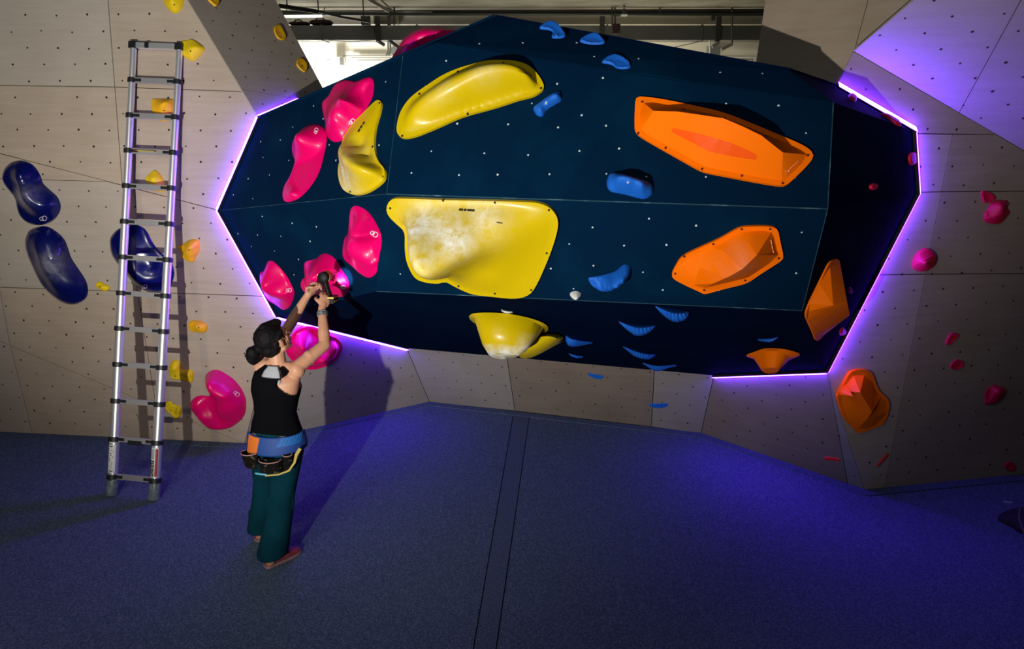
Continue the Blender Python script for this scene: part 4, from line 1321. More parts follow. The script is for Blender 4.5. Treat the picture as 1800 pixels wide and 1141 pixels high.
# ------------------------------------------------------------------ room behind: ceiling, far wall and services
def concrete(name, c1, c2, sc=0.9):
    m = plain(name, c1, 0.9, noise=(sc, c2, 0.4, 0.65), bump=(8, 0.3), spec=0.1)
    return m
M['concrete'] = concrete('stained_concrete', (0.42, 0.40, 0.34), (0.30, 0.275, 0.22), 1.3)
M['concrete_beam'] = concrete('pale_concrete_beam', (0.55, 0.54, 0.48), (0.48, 0.46, 0.40))
M['whitewall'] = plain('white_painted_wall', (0.80, 0.78, 0.70), 0.8)
M['duct'] = plain('galvanised_duct', (0.11, 0.115, 0.115), 0.5, 0.3, noise=(1.2, (0.15, 0.155, 0.15), 0.4, 0.7))
M['darkpipe'] = plain('dark_pipe', (0.035, 0.035, 0.035), 0.5)
M['greypipe'] = plain('grey_conduit', (0.28, 0.28, 0.26), 0.5)
M['rod'] = plain('dark_threaded_rod', (0.07, 0.07, 0.065), 0.5, 0.4)
M['rust'] = plain('dark_red_fabric', (0.045, 0.012, 0.012), 0.9, noise=(6, (0.02, 0.008, 0.008), 0.4, 0.6))
M['greybox'] = plain('grey_metal_box', (0.16, 0.165, 0.17), 0.5)
M['whiteplastic'] = plain('white_plastic', (0.75, 0.75, 0.72), 0.5)
M['tube_light'] = plain('tube_light', (0.9, 0.9, 0.85), 0.5, emis=((1.0, 0.97, 0.88), 1.6))

YW = 16.0
wf = mesh_obj('wall_far', [(-14, YW, -0.03), (14, YW, -0.03), (14, YW, 6), (-14, YW, 6)], [(0, 1, 2, 3)], M['whitewall'], None, (0, YW, 0))
tag(wf, 'white painted far wall of the hall', None, None, 'structure')
zc = atY(900, 8, 13.0)[2]
ce = mesh_obj('ceiling', [(-14, 7.2, zc), (14, 7.2, zc), (14, YW, zc), (-14, YW, zc), (-14, 7.2, zc + .25), (14, 7.2, zc + .25), (14, YW, zc + .25), (-14, YW, zc + .25)],
              [(0, 3, 2, 1), (4, 5, 6, 7), (0, 1, 5, 4), (2, 3, 7, 6), (1, 2, 6, 5), (3, 0, 4, 7)], M['concrete'], None, (0, 11, zc))
tag(ce, 'raw stained concrete ceiling of the hall', None, None, 'structure')
zb0, zb1 = atY(900, 43, 14.6)[2], zc
bm_ = MB().box((0, 15.0, (zb0 + zb1) / 2), (28, 0.8, zb1 - zb0)).build('trim_6', M['concrete_beam'])
tag(bm_, 'pale concrete downstand beam under the ceiling', None, None, 'structure')


def seg_px(a, b, Y, r, name, mat, label=None, cat=None, parent=None, n=8, group=None):
    pts = [atY(x, y, Y) for x, y in ([a, b] if b is not None else a)]
    o = MB().tube(pts, r, n).build(name, mat, parent, smooth=True)
    if parent is None: tag(o, label, cat, group)
    return o


du0, du1 = atY(900, 70, 14.0)[2], atY(900, 44.5, 14.0)[2]
du = empty('air_duct', (0, 14.0, du0), 'long dark grey rectangular air duct under the far ceiling', 'duct')
for k in range(10):
    x0 = -9 + k * 1.8
    MB().box((x0 + .9, 14.25, (du0 + du1) / 2), (1.795, 0.5, du1 - du0)).build('duct_section', M['duct'], du)
    MB().box((x0, 14.25, (du0 + du1) / 2), (0.025, 0.53, du1 - du0 + .03)).build('flange_joint', M['duct'], du)
PIPE = 'overhead pipes and cables at the ceiling'
seg_px((480, 22.5), (1345, 20), 13.4, 0.042, 'overhead_pipe', M['darkpipe'], 'thick dark pipe running right across under the ceiling', 'pipe')
seg_px((480, 25), (1345, 25.5), 13.32, 0.026, 'overhead_pipe', M['darkpipe'], 'thinner dark pipe just below the thick ceiling pipe', 'pipe')
seg_px((488, 19), (760, 21), 13.36, 0.012, 'overhead_pipe', M['greypipe'], 'thin grey conduit above the dark pipes at left', 'pipe')
ct = empty('cable_tray', atY(575, 24, 12.4), 'black cable tray running diagonally down to the right at upper left', 'cable tray')
for dy, nm in ((0, 'tray_side'), (4, 'tray_side')):
    seg_px((490, 8 + dy), (560, 19 + dy), 12.4, 0.018, nm, M['darkpipe'], parent=ct)
seg_px([(560, 20), (600, 30), (650, 38.5)], None, 12.4, 0.022, 'tray_cable', M['darkpipe'], parent=ct)
seg_px([(480, 2.5), (566, 2.5), (571, 6), (571, 14), (569, 19), (573, 21)], None, 13.38, 0.010, 'overhead_pipe', M['rod'], 'bent thin dark pipe loop at the top left of the ceiling', 'pipe')
tl_ = seg_px((500, 29), (566, 28.2), 12.9, 0.022, 'tube_lamp', M['tube_light'], 'white fluorescent tube lamp above the dark red bags', 'lamp')
for x_ in (505, 561):
    p_ = atY(x_, 28.6, 12.9)
    MB().tube([p_, (p_[0], p_[1], zc + .02)], .008, 6).build('suspension_wire', M['rod'], tl_)
p_ = atY(560, 20, 12.4)
for p_ in (atY(505, 11, 12.4), atY(560, 20, 12.4), atY(640, 37, 12.4)):
    MB().tube([p_, (p_[0], p_[1], zc + .02)], .010, 6).build('suspension_wire', M['rod'], ct)
for i, (x0, x1, y0, y1) in enumerate(((507, 541, 36.5, 44), (543, 582, 33, 44))):
    c0, c1 = atY(x0, y1, 14.1), atY(x1, y0, 14.1)
    V, F = [], []
    n, m = 14, 8
    for j in range(m + 1):
        ph = -math.pi / 2 + math.pi * j / m
        for k in range(n):
            a = 2 * math.pi * k / n
            rr = max(math.cos(ph), 0.02) ** .6
            V.append(((c0[0] + c1[0]) / 2 + (c1[0] - c0[0]) / 2 * np.sign(math.sin(ph)) * abs(math.sin(ph)) ** .8, 14.2 + .2 * rr * math.sin(a), du1 + .01 + (c1[2] - c0[2]) / 2 * (1 + rr * math.cos(a))))
    for j in range(m):
        F += [(j * n + k, j * n + (k + 1) % n, (j + 1) * n + (k + 1) % n, (j + 1) * n + k) for k in range(n)]
    bg = mesh_obj('rolled_bag', V, F, M['rust'], None, ((c0[0] + c1[0]) / 2, 14.2, du1), smooth=True)
    tag(bg, ('dark red rolled bag on top of the air duct, the left one', 'larger dark red rolled bag on top of the air duct, the right one')[i], 'bag')
    xm = (x0 + x1) / 2
    seg_px([(xm - 9, y0 + 3), (xm - 4, y0 - 1.5), (xm + 4, y0 - 1.5), (xm + 9, y0 + 3)], None, 14.1, 0.012, 'carry_strap', M['darkpipe'], parent=bg)
MB().box(atY(643, 36, 13.9), (0.14, .2, 0.17)).build('loudspeaker_bracket', M['darkpipe'])
tag(bpy.data.objects['loudspeaker_bracket'], 'small dark bracket box at the end of the cable tray', 'bracket')
# white box beam with posts, left of the pink macro on the top edge
xb = MB().box((atY(668, 34, 14.45) + atY(690, 34, 14.45)) / 2, (0.44, .3, 0.18)).build('white_box', M['concrete_beam']); tag(xb, 'pale rectangular box casing below the pipes', 'casing')
ROD = 'hanger rods from the ceiling'
for x, y0, y1, lab in ((684, 0, 46, 'dark hanger post at the left, beside the pale casing'), (693, 20, 44, 'thin hanger rod right of the pale casing'),
                       (1081, -4, 44, 'hanger rod that carries the brown box'), (1076, 14, 45, 'shorter hanger rod left of the brown box'),
                       (1160, -4, 24, 'hanger rod at the middle of the right pipe run'), (1287, -4, 76, 'hanger rod nearest the right plywood facet'), (523, -4, 24, 'hanger rod at the far left pipes')):
    seg_px((x, min(y0, -4)), (x, y1), 13.36, 0.016 if x != 684 else 0.03, 'hanger_rod', M['rod'], lab, 'rod')
seg_px([(640, -6), (684, 20)], None, 12.5, 0.03, 'ceiling_strut', M['greypipe'], 'grey strut slanting along the ceiling, left one', 'strut')
seg_px([(662, -6), (690, 18)], None, 12.5, 0.014, 'ceiling_strut', M['greypipe'], 'thin grey strut slanting along the ceiling, right one', 'strut')
for x, lab in ((665, 'dark vertical strap over the duct at left'), (1058, 'dark strap over the duct beside the brown box'), (1262, 'dark strap over the duct at right')):
    o = MB().box((atY(x, 57, 13.98) * np.array([1, 1, 0]) + np.array([0, 0, (du0 - .03 + zc) / 2])), (0.09, 0.05, zc - du0 + .03)).build('duct_strap', M['darkpipe']); tag(o, lab, 'strap')
o = MB().box(atY(1083, 51, 13.36), (0.13, .15, 0.16)).build('junction_box', M['rust']); tag(o, 'small brown junction box in front of the duct', 'box')
dt = empty('smoke_detector', atY(1097, 24, 13.0), 'small ceiling detector with a white base hanging at the pipes', 'detector')
MB().box(atY(1097, 27, 13.0), (0.10, .10, 0.025)).build('white_base', M['whiteplastic'], dt)
MB().tube([atY(1097, 26, 13.0), atY(1097, 18, 13.0), atY(1097, 15, 13.0)], [.05, .022, .022], 10).build('body', M['darkpipe'], dt)
MB().tube([atY(1097, 13, 13.0), atY(1097, 9.5, 13.0)], .018, 8).build('stem', M['darkpipe'], dt)
o = MB().box(atY(1253, 30, 13.36), (0.07, .1, 0.13)).build('pipe_clamp', M['darkpipe']); tag(o, 'dark pipe clamp under the right end of the pipes', 'clamp')
seg_px([(518, 61.5), (532, 63), (545, 68.5), (560, 69.5)], None, 14.03, 0.022, 'white_hose', M['whiteplastic'], 'bent white hose below the duct at upper left', 'hose')
seg_px([(575, 70.5), (620, 73.5), (655, 70)], None, 14.05, 0.006, 'hanging_cable', M['rod'], 'thin cable sagging below the duct', 'cable')
CON = 'conduits on the white far wall'
for y, x0, lab in ((98.5, 603, 'topmost of three wall conduits'), (102, 618, 'middle one of three wall conduits'), (106, 628, 'lowest of three wall conduits')):
    seg_px((x0, y), (688, y - .3), 15.9, 0.016, 'wall_conduit', M['greypipe'], lab + ' at left', 'conduit')
sb = empty('switch_box', atY(597, 107, 15.85), 'white switch box with a dark side on the bright far wall', 'switch box')
MB().box(atY(597, 107.5, 15.85), (0.20, .2, 0.16)).build('housing', M['whiteplastic'], sb)
MB().box(atY(600.5, 108, 15.72), (0.07, .06, 0.14)).build('cover', M['greybox'], sb)
seg_px([(575, 106), (582, 104.5)], None, 15.85, 0.012, 'wall_hook', M['greypipe'], 'small hook on the far wall left of the switch box', 'hook')
for x in (682, 686):
    seg_px([(x, 70), (x + .5, 90), (x - 3, 97)], None, 14.2, 0.018, 'drop_pipe', M['whiteplastic'], 'white vertical pipe at the duct, %s one' % ('left' if x == 682 else 'right'), 'pipe')
for a, b, lab in (((662, 71), (676, 79.5), 'left grey strut below the duct'), ((684, 71), (700, 83), 'right grey strut below the duct')):
    seg_px(a, b, 14.1, 0.032, 'brace', M['darkpipe'], lab, 'brace')
o = MB().box(atY(694, 89, 15.93), (0.16, .15, 0.12)).build('grey_case', M['greybox']); tag(o, 'small grey case beside the pink macro on the top edge', 'box')
# right side
for a, b, lab in (((1264, 74), (1252, 82), 'pale short brace below the duct, left one'), ((1287, 77), (1268, 87), 'pale short brace below the duct, right one')):
    seg_px(a, b, 14.02, 0.03, 'brace', M['greypipe'], lab, 'brace')
o = MB().box(atY(1254, 90, 15.8), (0.26, .15, 0.22)).build('meter_box', M['greybox']); tag(o, 'grey meter box on the far wall at right', 'box')
seg_px([(1248, 69.5), (1248, 98)], None, 14.2, 0.02, 'drop_pipe', M['whiteplastic'], 'white vertical pipe beside the grey meter box', 'pipe')
seg_px([(1182, 84), (1244, 70)], None, 14.2, 0.008, 'hanging_cable', M['greypipe'], 'thin cable slanting to the grey meter box', 'cable')
sh = empty('wall_shelf', atY(1298, 102, 15.8), 'pale wall ledge near the right plywood facet', 'ledge')
seg_px((1262, 99.5), (1328, 100.5), 15.8, 0.03, 'ledge_board', M['whiteplastic'], parent=sh)
seg_px((1275, 103.5), (1322, 104.5), 15.8, 0.014, 'lower_rail', M['greypipe'], parent=sh)
seg_px((1322, 100), (1322, 110), 15.8, 0.02, 'ledge_leg', M['greypipe'], parent=sh)

# ------------------------------------------------------------------ dim bag at the right edge
M['bagcloth'] = plain('dark_bag_cloth', (0.012, 0.010, 0.012), 0.8, noise=(14, (0.03, 0.024, 0.02), 0.5, 0.7))
M['bagstrap'] = plain('grey_webbing', (0.10, 0.085, 0.08), 0.8)
bc = atZ(1790, 925, 0)
bag = empty('slumped_bag', bc, 'dim dark slumped bag with pale straps, cut by the right picture edge', 'bag')
V, F = [], []
n, m = 18, 8
for j in range(m + 1):
    ph = math.pi / 2 * j / m
    for k in range(n):
        a = 2 * math.pi * k / n
        w = 1 + .12 * math.sin(3 * a + 1) + .06 * math.sin(5 * a)
        V.append(bc + np.array([0.10, 0.02, 0]) + np.array([.20 * w * math.cos(a) * math.cos(ph) ** .6, .14 * w * math.sin(a) * math.cos(ph) ** .6, .10 * math.sin(ph) * (1 + .2 * math.sin(2 * a))]))
for j in range(m):
    F += [(j * n + k, j * n + (k + 1) % n, (j + 1) * n + (k + 1) % n, (j + 1) * n + k) for k in range(n)]
F.append(tuple(range(n)))
mesh_obj('bag_body', V, F, M['bagcloth'], bag, smooth=True)
for q in (0, 1, 2):
    MB().tube([bc + np.array([-.045 + .05 * q, -.13 - .01 * q, .012]), bc + np.array([-.035 + .05 * q, -.03, .085 - .01 * q]), bc + np.array([.03 + .05 * q, .06, .105])], .007, 6).build('strap', M['bagstrap'], bag, smooth=True)
pc = atZ(1771, 884, 0)
o = MB().box(pc + np.array([0, 0, .006]), (0.055, 0.022, 0.008), np.array([[.96, .28, 0], [-.28, .96, 0], [0, 0, 1]])).build('pale_scrap', plain('pale_scrap', (0.35, 0.33, 0.42), 0.6)); tag(o, 'small pale scrap lying on the dark floor near the bag', 'scrap')
# ------------------------------------------------------------------ the woman
M['skin'] = plain('skin', (0.46, 0.235, 0.145), 0.5, spec=0.3, noise=(14, (0.40, 0.185, 0.11), 0.45, 0.75))
M['hair'] = plain('black_hair', (0.004, 0.0035, 0.004), 0.6, spec=0.10, bump=(60, 0.8))
M['tank'] = plain('black_cotton', (0.003, 0.003, 0.004), 0.95, spec=0.03)
M['vest'] = plain('grey_vest', (0.28, 0.29, 0.32), 0.85)
M['trouser'] = plain('teal_cotton', (0.003, 0.034, 0.050), 0.95, spec=0.03, noise=(5, (0.002, 0.022, 0.034), 0.4, 0.7), bump=(18, 0.35))
M['shoe'] = plain('red_suede', (0.26, 0.035, 0.04), 0.7, noise=(20, (0.16, 0.02, 0.03), 0.45, 0.65))
M['sole'] = plain('pink_grey_sole', (0.30, 0.16, 0.16), 0.7)
M['beltblue'] = plain('blue_nylon', (0.004, 0.04, 0.20), 0.7)
M['beltblue2'] = plain('bright_blue_nylon', (0.004, 0.09, 0.32), 0.7)
M['beltorange'] = plain('orange_nylon', (0.55, 0.13, 0.012), 0.7)
M['pouch'] = plain('worn_black_pouch', (0.006, 0.0055, 0.005), 0.85, spec=0.05, noise=(40, (0.12, 0.085, 0.045), 0.58, 0.72))
M['tape'] = plain('yellow_webbing', (0.45, 0.34, 0.08), 0.7)
M['cyan'] = plain('pale_blue_trim', (0.12, 0.40, 0.55), 0.7)
M['bracelet'] = plain('grey_beads', (0.16, 0.18, 0.20), 0.5, noise=(120, (0.03, 0.03, 0.03), 0.45, 0.55))
M['lip'] = plain('lip', (0.36, 0.10, 0.09), 0.45)
M['eyewhite'] = plain('eye_white', (0.30, 0.28, 0.26), 0.5)
M['iris'] = plain('dark_iris', (0.02, 0.012, 0.008), 0.2)

A_ = lambda *p: np.array(p, float)
AZ = math.radians(12)
FWD = A_(math.sin(AZ), math.cos(AZ), 0)
RGT = A_(math.cos(AZ), -math.sin(AZ), 0)
ZUP = A_(0, 0, 1)
woman = empty('person', (-1.68, 3.95, 0), 'woman in black tank top and teal trousers reaching up to a pink macro hold', 'person')


def capsule(mb, p, q, r1, r2, n=14, sx=1.0, ref=None):
    """closed tapered limb from p to q; sx flattens it along ref"""
    p, q = np.asarray(p, float), np.asarray(q, float)
    t = q - p
    L = np.linalg.norm(t)
    t = t / L
    ref = np.asarray(ref if ref is not None else (0, 0, 1.0), float)
    x = ref - t * (ref @ t)
    if np.linalg.norm(x) < 1e-3: x = A_(1, 0, 0) - t * t[0]
    x /= np.linalg.norm(x)
    y = np.cross(t, x)
    rings = [(p - t * r1 * math.sin(a), r1 * math.cos(a)) for a in (1.5, 1.1, .6)] + [(p + (q - p) * s, r1 + (r2 - r1) * s) for s in (0, .33, .66, 1)] + \
            [(q + t * r2 * math.sin(a), r2 * math.cos(a)) for a in (.6, 1.1, 1.5)]
    k = len(mb.V)
    for c, r in rings:
        for j in range(n):
            a = 2 * math.pi * j / n
            mb.V.append(c + r * (sx * math.cos(a) * x + math.sin(a) * y))
    for i in range(len(rings) - 1):
        for j in range(n):
            mb.F.append((k + i * n + j, k + i * n + (j + 1) % n, k + (i + 1) * n + (j + 1) % n, k + (i + 1) * n + j))
    mb.F.append(tuple(range(k, k + n))[::-1])
    mb.F.append(tuple(range(k + (len(rings) - 1) * n, k + len(rings) * n)))


def ellipsoid(mb, c, R, rad, n=18, m=12):
    k = len(mb.V)
    for j in range(1, m):
        ph = -math.pi / 2 + math.pi * j / m
        for i in range(n):
            a = 2 * math.pi * i / n
            mb.V.append(np.asarray(c) + R @ (np.asarray(rad) * A_(math.cos(ph) * math.cos(a), math.cos(ph) * math.sin(a), math.sin(ph))))
    for j in range(m - 2):
        for i in range(n):
            mb.F.append((k + j * n + i, k + j * n + (i + 1) % n, k + (j + 1) * n + (i + 1) % n, k + (j + 1) * n + i))
    mb.F.append(tuple(range(k, k + n))[::-1])
    mb.F.append(tuple(range(k + (m - 2) * n, k + (m - 1) * n)))


def rings_loft(mb, rings, n=28):
    """rings: (centre, x axis, y axis, half width, half depth)"""
    k = len(mb.V)
    for c, x, y, a, b in rings:
        for i in range(n):
            t = 2 * math.pi * i / n
            mb.V.append(np.asarray(c) + a * math.cos(t) * np.asarray(x) + b * math.sin(t) * np.asarray(y))
    for j in range(len(rings) - 1):
        for i in range(n):
            mb.F.append((k + j * n + i, k + j * n + (i + 1) % n, k + (j + 1) * n + (i + 1) % n, k + (j + 1) * n + i))
    mb.F.append(tuple(range(k, k + n))[::-1])
    mb.F.append(tuple(range(k + (len(rings) - 1) * n, k + len(rings) * n)))


def fuse(mb, name, mat, parent, voxel, smooth=4, factor=0.5, clip=None):
    """merge overlapping closed pieces into one continuous surface"""
    me = bpy.data.meshes.new('tmp')
    me.from_pydata([tuple(v) for v in mb.V], [], mb.F)
    o = bpy.data.objects.new('tmp', me)
    COL.objects.link(o)
    r = o.modifiers.new('r', 'REMESH'); r.mode = 'VOXEL'; r.voxel_size = voxel
    s = o.modifiers.new('s', 'SMOOTH'); s.iterations = smooth; s.factor = factor
    ev = o.evaluated_get(bpy.context.evaluated_depsgraph_get())
    m2 = bpy.data.meshes.new_from_object(ev)
    V = [np.array(v.co) for v in m2.vertices]
    F = [tuple(p.vertices) for p in m2.polygons]
    bpy.data.objects.remove(o)
    bpy.data.meshes.remove(me)
    bpy.data.meshes.remove(m2)
    if clip is not None:
        F = [f for f in F if clip(sum(V[i] for i in f) / len(f))]
    return mesh_obj(name, V, F, mat, parent, smooth=True)


# skeleton
hip = A_(-1.515, 3.975, .87)
waist = A_(-1.505, 3.965, 1.04)
chest = A_(-1.485, 3.975, 1.20)
shc = A_(-1.462, 3.995, 1.315)
neck0 = shc + A_(0, 0, .01)
headc = A_(-1.482, 4.02, 1.515)
SR, SL = shc + RGT * .118 + ZUP * .022, shc - RGT * .115 + ZUP * .03
ER, WR = atY(571, 606, 4.12), atY(566, 542, 4.28)
EL, WL = atY(505, 578, 4.32), atY(539, 522, 4.42)
HPR, HPL = hip + RGT * .085, hip - RGT * .085
KR, AR = A_(-1.50, 3.90, .47), A_(-1.585, 3.83, .085)
KL, AL = A_(-1.655, 4.07, .47), A_(-1.755, 4.12, .085)

# head frame: looking to the right and up at the hands
la = (A_(-1.20, 4.30, 1.77) - headc); la[2] = 0
la = la / np.linalg.norm(la)
faz = math.radians(40)
hf0 = A_(math.sin(faz), math.cos(faz), 0)
hr = A_(math.cos(faz), -math.sin(faz), 0)
tilt = math.radians(24)
hfw = hf0 * math.cos(tilt) + ZUP * math.sin(tilt)
hup = ZUP * math.cos(tilt) - hf0 * math.sin(tilt)
RH = np.stack([hr, hfw, hup], 1)
H = lambda x, y, z: headc + RH @ A_(x, y, z)

b = MB()
ellipsoid(b, H(0, -.012, .022), RH, (.073, .092, .088), 22, 14)        # cranium
ellipsoid(b, H(0, .030, -.035), RH, (.056, .058, .075), 20, 12)        # face
ellipsoid(b, H(0, .055, -.090), RH, (.026, .026, .022))                # chin
capsule(b, H(-.045, .005, -.065), H(-.015, .062, -.095), .022, .018)   # jaw
capsule(b, H(.045, .005, -.065), H(.015, .062, -.095), .022, .018)
capsule(b, H(0, .086, .005), H(0, .104, -.032), .009, .0125)           # nose
capsule(b, H(-.012, .092, -.036), H(.012, .092, -.036), .009, .009)
capsule(b, H(-.035, .072, .016), H(.035, .072, .016), .014, .014)      # brow
capsule(b, H(-.016, .086, -.060), H(.016, .086, -.060), .0085, .0085)  # lips
capsule(b, H(-.016, .083, -.068), H(.016, .083, -.068), .008, .008)
for sg in (-1, 1):
    ellipsoid(b, H(sg * .040, .055, -.030), RH, (.020, .022, .020))    # cheek
    ellipsoid(b, H(sg * .074, -.005, -.012), RH, (.009, .020, .032), 14, 10)
    ellipsoid(b, H(sg * .074, .002, -.038), RH, (.007, .009, .010), 10, 8)
nk = H(0, -.025, -.075)
capsule(b, neck0 + A_(-.005, .0, -.03), nk, .056, .050)
# torso
up_ = lambda a, c: (c - a) / np.linalg.norm(c - a)
TOR = [(hip - ZUP * .10, .150, .105), (hip, .165, .112), (hip + ZUP * .08, .148, .100), (waist, .124, .088), (waist + (chest - waist) * .5, .132, .094),
       (chest, .146, .104), (chest + (shc - chest) * .55, .148, .098), (shc - ZUP * .015, .125, .078), (shc + ZUP * .022, .072, .056)]
rings_loft(b, [(c, RGT, FWD, a, d) for c, a, d in TOR], 30)
for S in (SR, SL):
    ellipsoid(b, S - ZUP * .01, np.stack([RGT, FWD, ZUP], 1), (.056, .052, .055))
    capsule(b, shc + (S - shc) * .3 + ZUP * .015, S, .040, .042)
for sg in (-1, 1):
    ellipsoid(b, chest + RGT * sg * .07 + FWD * .075 - ZUP * .01, np.eye(3), (.058, .058, .055))
    ellipsoid(b, hip + RGT * sg * .075 - FWD * .055 - ZUP * .02, np.eye(3), (.085, .085, .09))
# arms
for S, E, W in ((SR, ER, WR), (SL, EL, WL)):
    capsule(b, S, E, .046, .037)
    ellipsoid(b, S + (E - S) * .45, np.stack([RGT, FWD, ZUP], 1), (.042, .042, .050))
    m_ = E + (W - E) * .3
    capsule(b, E, m_, .036, .038)
    capsule(b, m_, W, .038, .025)
# legs
for P_, K_2, An in ((HPR, KR, AR), (HPL, KL, AL)):
    capsule(b, P_, K_2, .088, .055)
    c_ = K_2 + (An - K_2) * .3
    capsule(b, K_2, c_, .052, .054)
    capsule(b, c_, An, .054, .034)
    capsule(b, An, An + FWD * .12 - ZUP * .05, .034, .030)
    capsule(b, An, An - FWD * .03 - ZUP * .045, .034, .032)


def hand(mb, W, palmdir, across, curl, spread=1.0, thumbside=1, ln=1.0):
    """palm and five separate curled fingers; palmdir wrist->knuckles, across = index side, curl = direction the fingers bend to"""
    palmdir = palmdir / np.linalg.norm(palmdir)
    across = across - palmdir * (across @ palmdir); across /= np.linalg.norm(across)
    n = np.cross(palmdir, across)
    if n @ curl < 0: n = -n
    R = np.stack([across, n, palmdir], 1)
    c = W + palmdir * .050
    ellipsoid(mb, c, R, (.039, .016, .052), 16, 10)
    capsule(mb, W, W + palmdir * .03, .025, .024, sx=1.0)
    kn = W + palmdir * .088
    for i, (o, L) in enumerate(((.030, .075), (.010, .084), (-.010, .078), (-.029, .062))):
        L *= ln
        base = kn + across * o * spread - palmdir * (.004 * abs(i - 1))
        capsule(mb, c + across * o * .8, base, .011, .0098, 10)
        p = base
        for frac, ang, r0_, r1_2 in ((.45, 38, .0096, .0088), (.31, 88, .0088, .0082), (.24, 130, .0082, .0070)):
            d = palmdir * math.cos(math.radians(ang)) + n * math.sin(math.radians(ang))
            q = p + d * L * frac
            capsule(mb, p, q, r0_, r1_2, 10)
            p = q
    # thumb leaves the side of the palm near its base
    t0 = W + palmdir * .030 + across * .030
    t1 = t0 + (across * .65 + palmdir * .55 + n * .45) * .034
    t2 = t1 + (palmdir * .55 + n * .75 + across * .05) * .032
    t3 = t2 + (palmdir * .45 + n * .55 - across * .45) * .024
    capsule(mb, t0 - across * .012, t1, .015, .0115, 10); capsule(mb, t1, t2, .0112, .0100, 10); capsule(mb, t2, t3, .0100, .0080, 10)


# right hand closes on the drill grip, left hand steadies the front of the drill
gripc = atY(584, 505, 4.40)
hand(b, WR, atY(576, 513, 4.36) - WR, -RGT * .6 + ZUP * .8, gripc - WR + FWD * .05)
hand(b, WL, atY(556, 498, 4.46) - WL, ZUP * .9 + RGT * .2, RGT * .8 + FWD * .5)
body = fuse(b, 'body', M['skin'], woman, 0.0052, 5, 0.5)

# eyes, lips
for sg in (-1, 1):
    e = MB(); ellipsoid(e, H(sg * .031, .076, .000), RH, (.0125, .010, .0085), 12, 8); eo = e.build('eye', M['eyewhite'], woman, smooth=True)
    e = MB(); ellipsoid(e, H(sg * .031, .0845, .001), RH, (.0055, .003, .0055), 10, 6); e.build('iris', M['iris'], eo, smooth=True)
    MB().tube([H(sg * .014, .088, .020), H(sg * .032, .084, .026), H(sg * .048, .070, .020)], [.002, .003, .0015], 6).build('eyebrow', M['hair'], woman, smooth=True)
MB().tube([H(-.018, .0905, -.063), H(0, .0965, -.062), H(.018, .0905, -.063)], [.002, .0045, .002], 8).build('lips', M['lip'], woman, smooth=True)
# hair tied in a loose bun at the back
h_ = MB()
ellipsoid(h_, H(0, -.022, .030), RH, (.084, .098, .092), 24, 16)
ellipsoid(h_, H(0, -.060, -.022), RH, (.070, .062, .066), 20, 12)
ellipsoid(h_, H(0, -.055, -.062), RH, (.046, .040, .040), 16, 10)
for sg in (-1, 1):
    capsule(h_, H(sg * .066, .030, .050), H(sg * .074, -.01, .030), .018, .020)
    capsule(h_, H(sg * .078, -.035, .01), H(sg * .060, -.06, -.05), .018, .016)
capsule(h_, H(0, .066, .078), H(0, -.02, .105), .030, .030)
bun = H(-.025, -.150, .000)
ellipsoid(h_, bun, RH, (.042, .040, .044), 18, 12)
ellipsoid(h_, bun + A_(-.012, 0, -.035), RH, (.032, .030, .050), 16, 10)
capsule(h_, H(-.005, -.095, .005), bun, .030, .030)
random.seed(11)
for k in range(46):
    a, c = random.uniform(0, 2 * math.pi), random.uniform(-.6, 1)
    d = A_(math.cos(a) * math.sqrt(1 - min(1, c * c)), math.sin(a) * math.sqrt(1 - min(1, c * c)), c)
    if d[1] > .35: continue
    p = H(*(A_(0, -.022, .030) + d * A_(.080, .094, .088)))
    q = p + (H(0, -.12, -.02) - p) * .35
    capsule(h_, p, q, .008, .005, 8)
for k in range(14):
    a = random.uniform(0, 6.28)
    p = bun + A_(.03 * math.cos(a), .02, .03 * math.sin(a))
    capsule(h_, p, p + A_(random.uniform(-.03, .01), random.uniform(-.02, .02), random.uniform(-.06, .0)), .012, .004, 8)
fc = lambda p: not ((RH.T @ (p - headc))[1] > .045 and (RH.T @ (p - headc))[2] < .055) and not (abs((RH.T @ (p - headc))[0]) > .055 and -.03 < (RH.T @ (p - headc))[1] < .05 and (RH.T @ (p - headc))[2] < .022)
fuse(h_, 'hair', M['hair'], woman, 0.0055, 2, 0.5, clip=fc)
for k in range(5):
    MB().tube([H(.07 + .004 * k, .035 - .004 * k, .03), H(.076, .038, -.01), H(.070, .036, -.045 - .008 * k)], [.0025, .002, .0008], 5).build('hair_strand', M['hair'], woman)

# tank top: shell round the torso with scooped arm holes
def shell(rows, name, mat, n=56, keep=None, th=.004):
    V = []
    for c, a, d in rows:
        for i in range(n):
            t = 2 * math.pi * i / n
            V.append(c + a * math.cos(t) * RGT + d * math.sin(t) * FWD)
    F = []
    for j in range(len(rows) - 1):
        for i in range(n):
            f = (j * n + i, j * n + (i + 1) % n, (j + 1) * n + (i + 1) % n, (j + 1) * n + i)
            if keep is None or keep(i / n * 360 + 180 / n, (j + .5) / (len(rows) - 1), sum(V[q] for q in f) / 4):
                F.append(f)
    used = sorted({i for f in F for i in f})
    mp = {u: k for k, u in enumerate(used)}
    me = mesh_obj(name, [V[u] for u in used], [tuple(mp[i] for i in f) for f in F], mat, woman, smooth=True)
    s = me.modifiers.new('thickness', 'SOLIDIFY'); s.thickness = th; s.offset = 0
    return me


def interp_rows(K, n):
    out = []
    z = np.linspace(0, len(K) - 1, n)
    for q in z:
        i = min(int(q), len(K) - 2); f = q - i
        f = f if True else f
        out.append(tuple(np.asarray(K[i][k]) * (1 - f) + np.asarray(K[i + 1][k]) * f for k in range(3)))
    return out


